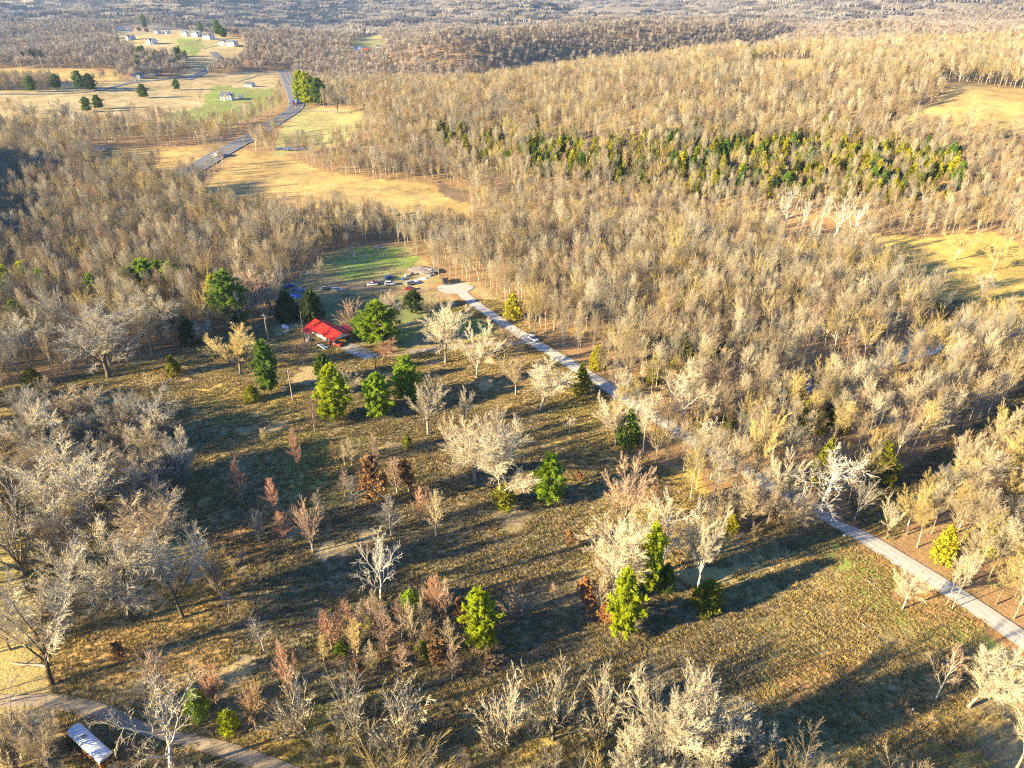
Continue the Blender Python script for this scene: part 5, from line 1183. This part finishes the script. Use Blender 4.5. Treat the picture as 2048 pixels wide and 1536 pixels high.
h0 = at(655, 678); HZ = hz(-70.3, 255.3)
H = empty('ranch_house', (-70.3, 255.3, HZ-.05), math.radians(-45.5), 'low white house with bright red metal roof, carport and porch, in the yard', 'house')
MB().box(-9.0, 3.2, -3.35, 3.35, 0, .25).build('foundation', m_conc2, H)
MB().box(-8.9, 3.1, -3.25, 3.25, .25, 2.75).build('wall', m_white, H)
gable_roof(H, 'roof', -9.6, 9.6, 4.35, 2.62, 4.35, m_redroof, rib=.6)
for x in (9.35, -9.2): MB().prism([(-3.9, 2.72), (3.9, 2.72), (0, 4.26)], x-.05, x+.05).build('gable_board', m_white, H)
MB().box(3.2, 9.3, -3.9, -3.75, 2.45, 2.65).box(3.2, 9.3, 3.75, 3.9, 2.45, 2.65).build('carport_beam', m_white, H)
for x in (6.2, 9.2):
    for y in (-3.82, 3.82): MB().box(x-.08, x+.08, y-.07, y+.07, 0, 2.45).build('post', m_white, H)
MB().box(3.25, 9.4, -3.7, 3.7, 0, .10).build('carport_slab', m_conc2, H)
def lean_roof(root, name, x0, x1, y0, z0, y1, z1, m, rib=.6):
    o = MB().add([(x0,y0,z0),(x1,y0,z0),(x1,y1,z1),(x0,y1,z1),(x0,y0,z0+.09),(x1,y0,z0+.09),(x1,y1,z1+.09),(x0,y1,z1+.09)], [(3,2,1,0),(4,5,6,7),(0,1,5,4),(1,2,6,5),(2,3,7,6),(3,0,4,7)]).build(name, m, root)
    k = MB(); x = x0+.05
    while x < x1-.1: k.add([(x,y0,z0+.095),(x+.05,y0,z0+.095),(x+.05,y1,z1+.095),(x,y1,z1+.095),(x,y0,z0+.14),(x+.05,y0,z0+.14),(x+.05,y1,z1+.14),(x,y1,z1+.14)], [(4,5,6,7),(0,4,7,3),(1,2,6,5)]); x += rib
    k.build('roof_seam', m, o); return o
lean_roof(H, 'porch_roof', -9.0, -3.6, -4.15, 2.55, -6.9, 2.05, m_redroof_old)
for x in (-8.8, -6.3, -3.8): MB().box(x-.06, x+.06, -6.8, -6.68, 0, 2.05).build('porch_post', m_white, H)
MB().box(-9.0, -3.6, -6.9, -3.4, 0, .18).build('porch_deck', m_wood, H)
lean_roof(H, 'back_roof', -1.0, 6.5, 4.2, 2.60, 9.2, 2.15, m_redroof_old)
for x in (-.8, 2.8, 6.3): MB().box(x-.07, x+.07, 9.0, 9.14, 0, 2.15).build('post', m_white, H)
for x in (-7.6, -1.6, 1.6): window(H, x, -3.25, 1.1, 1.3, 1.2)
for x in (-6, -2): window(H, x, 3.25, 1.1, 1.3, 1.2, s=1)
dr = MB().box(-5.0, -4.1, -3.32, -3.253, .27, 2.3).build('door', m_wood, H); MB().box(-4.25, -4.19, -3.37, -3.32, 1.2, 1.28).build('handle', m_metal, dr)
MB().box(-5.4, -4.8, -1.2, -.7, 3.4, 4.75).build('chimney', m_brick, H); MB().tube((-2, -2, 3.4), (-2, -2, 4.1), .09).build('vent_pipe', m_metal, H)
MB().box(4.2, 8.8, -7.7, -6.1, .25, .38).box(4.3, 4.5, -7.6, -6.2, 0, .25).box(8.5, 8.7, -7.6, -6.2, 0, .25).box(4.2, 8.8, -7.72, -7.62, .4, .75).build('yard_ramp', m_white, H)

# ------------------------------------------------------------------ other houses
def house(px, py, rz, w, d, h, wm, rm, label, storeys=2, wing=True, chimney=False, pitch=.45, porch=False, name='house', cat='house', group=None):
    g = at(px, py); root = empty(name, g-Vector((0, 0, .3)), rz, label, cat, group)
    MB().box(-w/2, w/2, -d/2, d/2, 0, h).build('wall', wm, root); rise = d/2*pitch*1.6
    gable_roof(root, 'roof', -w/2-.5, w/2+.5, d/2+.5, h-.1, h+rise, rm)
    for s in (-1, 1): MB().prism([(-d/2, h), (d/2, h), (0, h+rise-.1)], s*w/2-.06, s*w/2+.06).build('gable', wm, root)
    if wing:
        wx = w*.22; ww = w*.34; dd = 2.6
        MB().box(wx-ww/2, wx+ww/2, -d/2-dd, -d/2, 0, h*.97).build('wing_wall', wm, root); r2 = ww/2*pitch*1.9
        for s in (-1, 1):
            p = [(wx, -d/2-dd-.4, h+r2), (wx, 0, h+r2), (wx+s*(ww/2+.4), 0, h-.25), (wx+s*(ww/2+.4), -d/2-dd-.4, h-.25)]; q = [(a, b, c+.14) for a, b, c in p]
            MB().add(p+q, [(0,1,2,3),(7,6,5,4),(0,4,5,1),(1,5,6,2),(2,6,7,3),(3,7,4,0)]).build('wing_roof', rm, root)
        MB().prism([(wx-ww/2, h*.97), (wx+ww/2, h*.97), (wx, h+r2-.1)], -d/2-dd, -d/2-dd+.1, axis=1).build('wing_gable', wm, root)
        window(root, wx, -d/2-dd, h*.58, 1.6, 1.4)
        if storeys > 1: MB().box(wx-1.6, wx+1.6, -d/2-dd-.06, -d/2-dd, .1, 2.4).build('garage_door', m_white if wm != m_white else m_greywall, root)
    for fl in range(storeys):
        z = 1.0+fl*2.9
        for x in np.linspace(-w/2+1.6, w/2-1.6, 4):
            if wing and abs(x-w*.22) < w*.19: continue
            window(root, float(x), -d/2, z, 1.1, 1.4)
        window(root, -w/2, 0, z, 1.1, 1.4, along='y', s=-1); window(root, w/2, 0, z, 1.1, 1.4, along='y', s=1)
    MB().box(-.5, .5, -d/2-.05, -d/2, .1, 2.2).build('door', m_wood, root)
    if chimney: MB().box(-w/2-.9, -w/2-.07, -.8, .8, 0, h+rise+1.0).build('chimney', wm, root)
    if porch: MB().box(-w/2, w*.02, -d/2-2.2, -d/2-.02, 2.6, 2.8).build('porch_roof', rm, root)
    return root
house(456,200,.15,14,9,5.6,m_white,m_shing3,'white two storey house with a tall chimney on the green lawn beside the highway',2,True,True)
house(500,173,-.3,11,8,3.2,m_white,m_shing,'small white cottage with dark roof above the green lawn',1,False)
house(481,197,.1,5,5,2.8,m_greywall,m_shing3,'small grey outbuilding right of the white two storey house',1,False,name='shed',cat='shed')
for px, py, w, wm, rm, lab, rz in [(236,61,16,m_white,m_shing,'leftmost white house on the ridge of the subdivision',-.5),(258,62,15,m_white,m_shing,'second white house on the subdivision ridge, left of the brick ones',-.5),(276,61,14,m_brick,m_shing2,'left brick house of the subdivision',-.5),
        (291,63,16,m_brick,m_shing2,'right brick house of the subdivision, brown roofed',-.5),(316,67,15,m_white,m_shing,'white house right of the brick ones with dark roof',-.4),(334,68,16,m_white,m_shing3,'white house with blue-grey roof in the middle of the subdivision',-.4),
        (374,72,16,m_cream,m_shing3,'cream house left of the green lawn on the hill',-.3),(394,73,18,m_white,m_shing3,'white gabled house above the green lawn on the hill',-.3),(418,78,18,m_white,m_shing,'big white gabled house beside the tall evergreens',-.2),
        (448,90,14,m_cream,m_shing,'cream end house of the row next to the side road',-.2),(465,92,18,m_white,m_shing3,'rightmost white gabled house on the hill',-.1),(262,80,18,m_greywall,m_shing2,'brown roofed house below the brick ones, half hidden',-.7),
        (304,88,20,m_white,m_shing,'large white house with dark wings below the subdivision row',-.6)]:
    house(px, py, rz, w, 11, 6.2, wm, rm, lab, 2, True)
for px, py, w, wm, rm, lab in [(20,30,44,m_white,m_shing3,'large pale bluish building at the top left corner'),(168,14,16,m_white,m_shing3,'small white house far off at the top left'),(1125,47,16,m_white,m_shing3,'left white house below the far evergreen clump at the top'),
        (1133,44,14,m_white,m_shing3,'white house below the far evergreen clump at the top'),(1105,73,12,m_cream,m_shing,'small cream house in the far wood near the top'),(1048,42,10,m_white,m_shing,'tiny white house far off left of the evergreen clump'),
        (1013,47,9,m_cream,m_shing2,'tiny cream house far off at the top centre'),(700,102,14,m_white,m_shing3,'white shed in the farm clearing left of top centre'),(718,103,16,m_white,m_bluetarp,'blue-roofed shed in the farm clearing'),(733,105,12,m_brick,m_redroof,'red shed at the right of the farm clearing'),
        (760,98,12,m_cream,m_shing,'cream shed at the back of the farm clearing'),(715,206,16,m_white,m_redroof,'white house with red roof behind the round bare tree'),(735,210,12,m_brick,m_redroof,'red outbuilding right of the far red-roofed house'),
        (300,150,22,m_greywall,m_shing3,'long grey building on the far field road'),(276,156,14,m_greywall,m_shing3,'small grey building left of the long grey one'),(1573,7,14,m_white,m_shing3,'tiny white house on the farthest hill'),(1620,40,12,m_white,m_shing,'tiny white house on the right far hill'),
        (60,22,14,m_white,m_shing,'white house beside the large pale building'),(140,48,12,m_cream,m_shing2,'cream house in the wood left of the subdivision'),(170,52,12,m_cream,m_shing2,'cream house nearest left of the subdivision')]:
    house(px, py, R.uniform(-.5, .5), w, 9 if w < 30 else 20, 4.2 if w < 30 else 7, wm, rm, lab, 1, w < 30 and w > 13)

# ------------------------------------------------------------------ school bus
bz = hz(-73.6, 81.3)
B = empty('school_bus', (-74.4, 82.2, bz), math.radians(-33.5), 'old orange school bus with white roof parked at the bottom left', 'bus')
prof = [(-1.2, .75), (-1.22, 2.3), (-1.12, 2.62), (-.85, 2.86), (-.45, 2.98), (0, 3.02), (.45, 2.98), (.85, 2.86), (1.12, 2.62), (1.22, 2.3), (1.2, .75)]
MB().prism([(-1.2, .75), (-1.22, 2.36), (1.22, 2.36), (1.2, .75)], -5.2, 5.0).build('body', m_busor, B)
MB().prism([(-1.27, 2.34), (-1.15, 2.66), (-.87, 2.90), (-.46, 3.02), (0, 3.06), (.46, 3.02), (.87, 2.90), (1.15, 2.66), (1.27, 2.34)], -5.28, 5.08).build('roof', m_busrf, B, smooth=False)
for x in (-3.4, -1.7, 0, 1.7, 3.4): MB().prism([(-1.29, 2.36), (-1.17, 2.69), (-.88, 2.935), (-.46, 3.055), (0, 3.095), (.46, 3.055), (.88, 2.935), (1.17, 2.69), (1.29, 2.36), (1.2, 2.35), (0, 3.0), (-1.2, 2.35)], x-.04, x+.04).build('roof_rib', m_busrf, B)
MB().box(-2.0, -1.2, -.35, .35, 3.02, 3.16).build('roof_hatch', m_scrap, B, bevel=.03)
for s in (-1, 1):
    for i in range(9):
        x = -4.6+i*1.05; f = MB().box(x-.42, x+.42, s*1.225-.02, s*1.225+.02, 1.6, 2.22).build('window_frame', m_black, B); MB().box(x-.36, x+.36, s*1.25-.006, s*1.25+.006, 1.65, 2.17).build('pane', m_glass, f)
    MB().box(-5.1, 4.9, s*1.235-.025, s*1.235+.025, 1.30, 1.40).build('side_rail', m_black, B)
for y in (-.62, .62): f = MB().box(5.0, 5.04, y-.5, y+.5, 1.45, 2.25).build('rear_window_frame', m_wood, B); MB().box(5.04, 5.05, y-.42, y+.42, 1.52, 2.18).build('pane', m_glass, f)
MB().box(5.0, 5.07, -.08, .08, .8, 2.3).build('rear_post', m_wood, B)
MB().prism([(-5.2, .7), (-6.3, .75), (-6.4, 1.35), (-6.1, 1.55), (-5.2, 1.7)], -.95, .95, axis=1).build('hood', m_busor, B, bevel=.08)
MB().box(5.0, 5.2, -1.2, 1.2, .55, .8).build('bumper', m_black, B); MB().box(-6.55, -6.38, -1.15, 1.15, .5, .75).build('bumper', m_black, B)
for y in (-.7, .7): MB().tube((-6.42, y, 1.1), (-6.34, y, 1.1), .12).build('headlight', m_lamp, B)
for x in (-5.3, 3.2):
    for y in (-1.22, 1.22): wheel_parts(B, x, y, .5, .3)

# ------------------------------------------------------------------ poles and wires
def pole(px, py, top, label, arm=True, lamp=False, m=None):
    g = at(px, py); z = on_y(px, top, g.y)[2]; h = z-g.z; root = empty('utility_pole', g, R.uniform(-.3, .3), label, 'utility pole'); m = m or m_pole
    MB().tube((0, 0, -.5), (0, 0, h), .20, .14).build('pole', m, root)
    if arm: MB().box(-1.2, 1.2, -.06, .06, h-.75, h-.6).build('crossarm', m_wood, root)
    if arm:
        for x in (-1.05, 0.0, 1.05): MB().tube((x, 0, h-.6), (x, 0, h-.42), .05, k=6).build('insulator', m_conc2, root)
    if lamp: MB().tube((.38, 0, h-2.2), (.38, 0, h-1.2), .26, k=10).build('transformer', m_metal, root)
    return g, h
PL = [pole(537,682,628,'pale utility pole with transformer left of the red-roofed house',True,True), pole(586,803,740,'pale utility pole alone on the grass below the house'), pole(731,599,557,'dark utility pole at the top of the shaded lawn',True,False,mat('dark pole wood', (.10,.08,.06), .9)),
      pole(752,741,713,'short dark pole at the end of the driveway',False,False,mat('dark post wood', (.09,.07,.05), .9)), pole(551,141,122,'pale utility pole beside the top of the highway',True,False), pole(690,110,90,'pale pole in the farm clearing',False), pole(746,78,60,'pale pole above the farm clearing',False), pole(612,700,620,'dark thin pole behind the house',False,False,mat('thin pole wood', (.12,.1,.08), .9))]
def wire(a, b, label, sag=1.0, r=.022):
    n = 14; m = MB(); pts = [a.lerp(b, i/n)-Vector((0, 0, sag*4*(i/n)*(1-i/n))) for i in range(n+1)]
    for p, q in zip(pts, pts[1:]): m.tube(p, q, r, k=3)
    props(m.build('power_line', m_black), label, 'power line', 'power lines over the meadow')
def topof(k, dx=0, dz=-.45): g, h = PL[k]; return g+Vector((dx, 0, h+dz))
off = at(330, 1000); off = Vector((off.x, off.y, off.z+8.5)); off2 = off+Vector((1.0, -.4, 0))
wire(topof(0, -1), topof(1, -1), 'left wire between the two pale utility poles'); wire(topof(0, 1), topof(1, 1), 'right wire between the two pale utility poles')
wire(topof(1, -1), off, 'left wire running from the lower pole into the left thicket', 1.6); wire(topof(1, 1), off2, 'right wire running from the lower pole into the left thicket', 1.6); wire(topof(0), topof(2), 'long wire from the house pole to the lawn pole', 1.4)

# ------------------------------------------------------------------ graveyard
gs = [(692,505,.9),(700,498,1.2),(719,491,1.0),(722,506,1.0),(733,516,1.1),(711,527,1.2),(755,519,.9),(768,511,.8),(775,500,.8),(747,534,.7),(789,533,.6),(698,536,.7),(708,512,1.6),(760,505,.7),(806,527,.6),(785,540,.6),(696,518,1.0)]
GL = ['leftmost small gravestone at the lawn edge','gravestone at the upper left of the graveyard lawn','topmost gravestone under the trees','gravestone just below the topmost one','white gravestone near the middle of the lawn','bright gravestone at the lower left of the lawn','gravestone right of the middle one',
      'small gravestone right of the middle row','small gravestone near the pale car','low gravestone in the lower middle','low gravestone at the lower right','low gravestone above the dirt drive','tall pillar gravestone on the graveyard lawn','low gravestone in the upper row','low gravestone at the far right','smallest gravestone at the lower right','gravestone left of the tall pillar']
for (x, y, s), l in zip(gs, GL):
    g = at(x, y); root = empty('gravestone', g, math.radians(20)+R.uniform(-.2, .2), l+(' of the graveyard' if 'grave' not in l.replace('gravestone', '') else ''), 'gravestone', 'gravestones on the lawn'); w = .42*s
    MB().box(-w-.12, w+.12, -.22*s, .22*s, -.1, .16).build('plinth', m_stone, root)
    MB().prism([(-w, .16), (w, .16), (w, .9*s), (w*.7, 1.12*s), (0, 1.22*s), (-w*.7, 1.12*s), (-w, .9*s)], -.1*s, .1*s, axis=1).build('headstone', m_stone, root)

# ------------------------------------------------------------------ odds and ends
def heap(name, px, py, m, sx, sy, sz, label, cat, seed=1):
    g = at(px, py); r = np.random.default_rng(seed); V = []; F = []; n, k = 18, 7
    for i in range(k+1):
        ph = i/k*math.pi/2
        for j in range(n): th = 2*math.pi*j/n; q = 1+r.normal(0, .13); V.append((sx*math.cos(ph)*math.cos(th)*q, sy*math.cos(ph)*math.sin(th)*q, sz*math.sin(ph)*(1+r.normal(0, .12))-.1))
    for i in range(k):
        for j in range(n): a = i*n+j; b = i*n+(j+1) % n; F.append((a, b, b+n, a+n))
    o = new_obj(name, mesh_from(name, V, np.array(F), m), loc=g); o.rotation_euler = (0, 0, r.uniform(0, 3)); props(o, label, cat); return o
heap('covered_boat', 571, 655, m_tarp, 2.6, 1.1, 1.1, 'white tarp-covered heap in the shade left of the house', 'covered heap', 3)
heap('scrap_heap', 850, 543, m_scrap, 8, 5, 1.8, 'large brown scrap and brush heap above the dirt drive', 'scrap heap', 4)
heap('tarp_heap', 833, 564, m_tarp, 2.2, 1.0, .8, 'white tarp beside the silver car at the scrap heap', 'tarp', 5); heap('tarp_heap', 845, 558, m_tarp, 2.6, .8, .7, 'long white tarp at the right of the scrap heap', 'tarp', 6)
heap('tarp_heap', 590, 592, m_bluetarp, 3.5, 2.0, 1.2, 'blue tarp heap in the shaded yard', 'tarp', 7); heap('blue_tarp', 325, 1056, m_tarp, .9, .7, .5, 'small pale tarp caught among the left thicket trees', 'tarp', 8)
heap('white_bag', 118, 1083, m_tarp, .4, .3, .3, 'small white bag on the ground left of the thicket', 'bag', 9)
heap('junk_heap', 618, 682, m_scrap, 2.4, 1.3, .9, 'junk heap in front of the porch of the red-roofed house', 'junk heap', 10)
for i, (px, py, c, s) in enumerate([(812,553,m_tarp,.8),(823,550,m_scrap,1.1),(858,553,m_tarp,.7),(868,549,m_metal,.8),(806,560,m_bluetarp,.8),(600,577,m_tarp,.8),(612,581,m_bluetarp,1.0),(585,570,m_tarp,.9)]):
    g = at(px, py); o = MB().box(-s, s, -.6*s, .6*s, 0, .7*s).box(-s*.5, s*.9, -.3*s, .5*s, .7*s, 1.1*s).build('scrap_crate', c, None, bevel=.04); o.location = g; o.rotation_euler = (0, 0, R.uniform(0, 3)); props(o, ['white scrap crate at the left of the scrap heap','brown crate lying on the scrap heap','white crate on the right slope of the scrap heap','metal crate at the right of the scrap heap','blue crate left of the silver car','white crate in the shaded yard','blue crate in the shaded yard right of the white one','white crate at the far left of the shaded yard'][i], 'crate')
def log(px0, py0, px1, py1, r, label, name='fallen_log', m=None):
    a, b = at(px0, py0), at(px1, py1); k = MB(); n = 6; rr = R
    pts = [a.lerp(b, i/n)+Vector((rr.uniform(-.12, .12), rr.uniform(-.12, .12), r*.8)) for i in range(n+1)]
    for i, (p, q) in enumerate(zip(pts, pts[1:])): k.tube(p, q, r*(1-.09*i), r*(1-.09*(i+1)), 7)
    root = empty(name, (0, 0, 0), 0, label, 'log'); k.build('stem', m or m_pole, root); k2 = MB()
    for i in (2, 3, 4): d = (b-a).normalized(); s = Vector((-d.y, d.x, .5)).normalized()*(1 if i % 2 else -1); s.z = abs(s.z); k2.tube(pts[i], pts[i]+s*r*9+d*r*4, r*.4, r*.12, 5)
    k2.build('branch', m or m_pole, root); return root
log(92,1334,22,1328,.28,'pale fallen limb beside the huge forked tree'); log(115,1057,175,1061,.12,'thin straight fallen trunk in the left thicket'); log(1958,1490,2005,1534,.14,'long thin log in the rough grass at the lower right')
log(1733,1160,1757,1178,.16,'pale broken branch on the brush pile beside the lane'); log(1722,1246,1738,1262,.12,'small pale branch on the green patch'); log(1290,1262,1310,1275,.10,'broken branch right of the yellow pine'); log(1085,829,1115,815,.2,'fallen limb below the broad pale tree')
def small(name, px, py, build, label, cat, rz=0.0):
    g = at(px, py); root = empty(name, g, rz, label, cat); build(root); return root
small('mailbox', 1687, 1078, lambda r: (MB().box(-.06, .06, -.06, .06, 0, 1.0).build('post', m_wood, r), MB().prism([(-.17, 1.0), (.17, 1.0), (.17, 1.22), (.1, 1.33), (-.1, 1.33), (-.17, 1.22)], -.32, .32).build('box', m_tarp, r)), 'white mailbox on a post at the edge of the lane', 'mailbox', .5)
small('marker_pipe', 1819, 1432, lambda r: (MB().tube((0, 0, 0), (.15, .05, 1.9), .11, k=10).build('pipe', m_tarp, r), MB().tube((.15, .05, 1.9), (.16, .053, 1.98), .15, k=10).build('cap', m_tarp, r)), 'short white upright pipe in the grass at the lower right', 'pipe')
small('bucket', 1621, 1515, lambda r: (MB().tube((0, 0, 0), (0, 0, .4), .16, .22, 12).build('pail', m_tarp, r), MB().tube((-.22, 0, .4), (.22, 0, .48), .015, k=5).build('handle', m_metal, r)), 'small white bucket on the dark grass near the bottom edge', 'bucket')
small('road_sign', 660, 230, lambda r: (MB().tube((0, 0, 0), (0, 0, 3.0), .08, k=8).build('post', m_metal, r), MB().box(-.6, .6, -.10, -.07, 2.0, 3.0).build('panel', m_tarp, r)), 'white sign board on a post by the gravel side lane', 'sign')
small('guard_rail', 560, 155, lambda r: [MB().box(-6, 6, -.05, .05, .5, .8).build('rail', m_black, r)]+[MB().box(x-.06, x+.06, -.08, .08, 0, .75).build('post', m_wood, r) for x in (-5.5, 0, 5.5)], 'short dark guard rail at the top of the highway', 'guard rail')

# ------------------------------------------------------------------ air
if HAZE:
    hm = bpy.data.materials.new('haze'); hm.use_nodes = True; nt = hm.node_tree; nt.nodes.remove(nt.nodes['Principled BSDF'])
    pv = nt.nodes.new('ShaderNodeVolumePrincipled'); pv.inputs['Color'].default_value = (.50, .70, 1.0, 1); pv.inputs['Density'].default_value = HAZE; pv.inputs['Anisotropy'].default_value = .2
    nt.links.new(pv.outputs[0], nt.nodes['Material Output'].inputs['Volume'])
    o = MB().box(-9000, 9000, -3500, 15500, -80, 260).build('haze', hm); props(o, 'thin pale winter haze over the valley', None, kind='stuff')
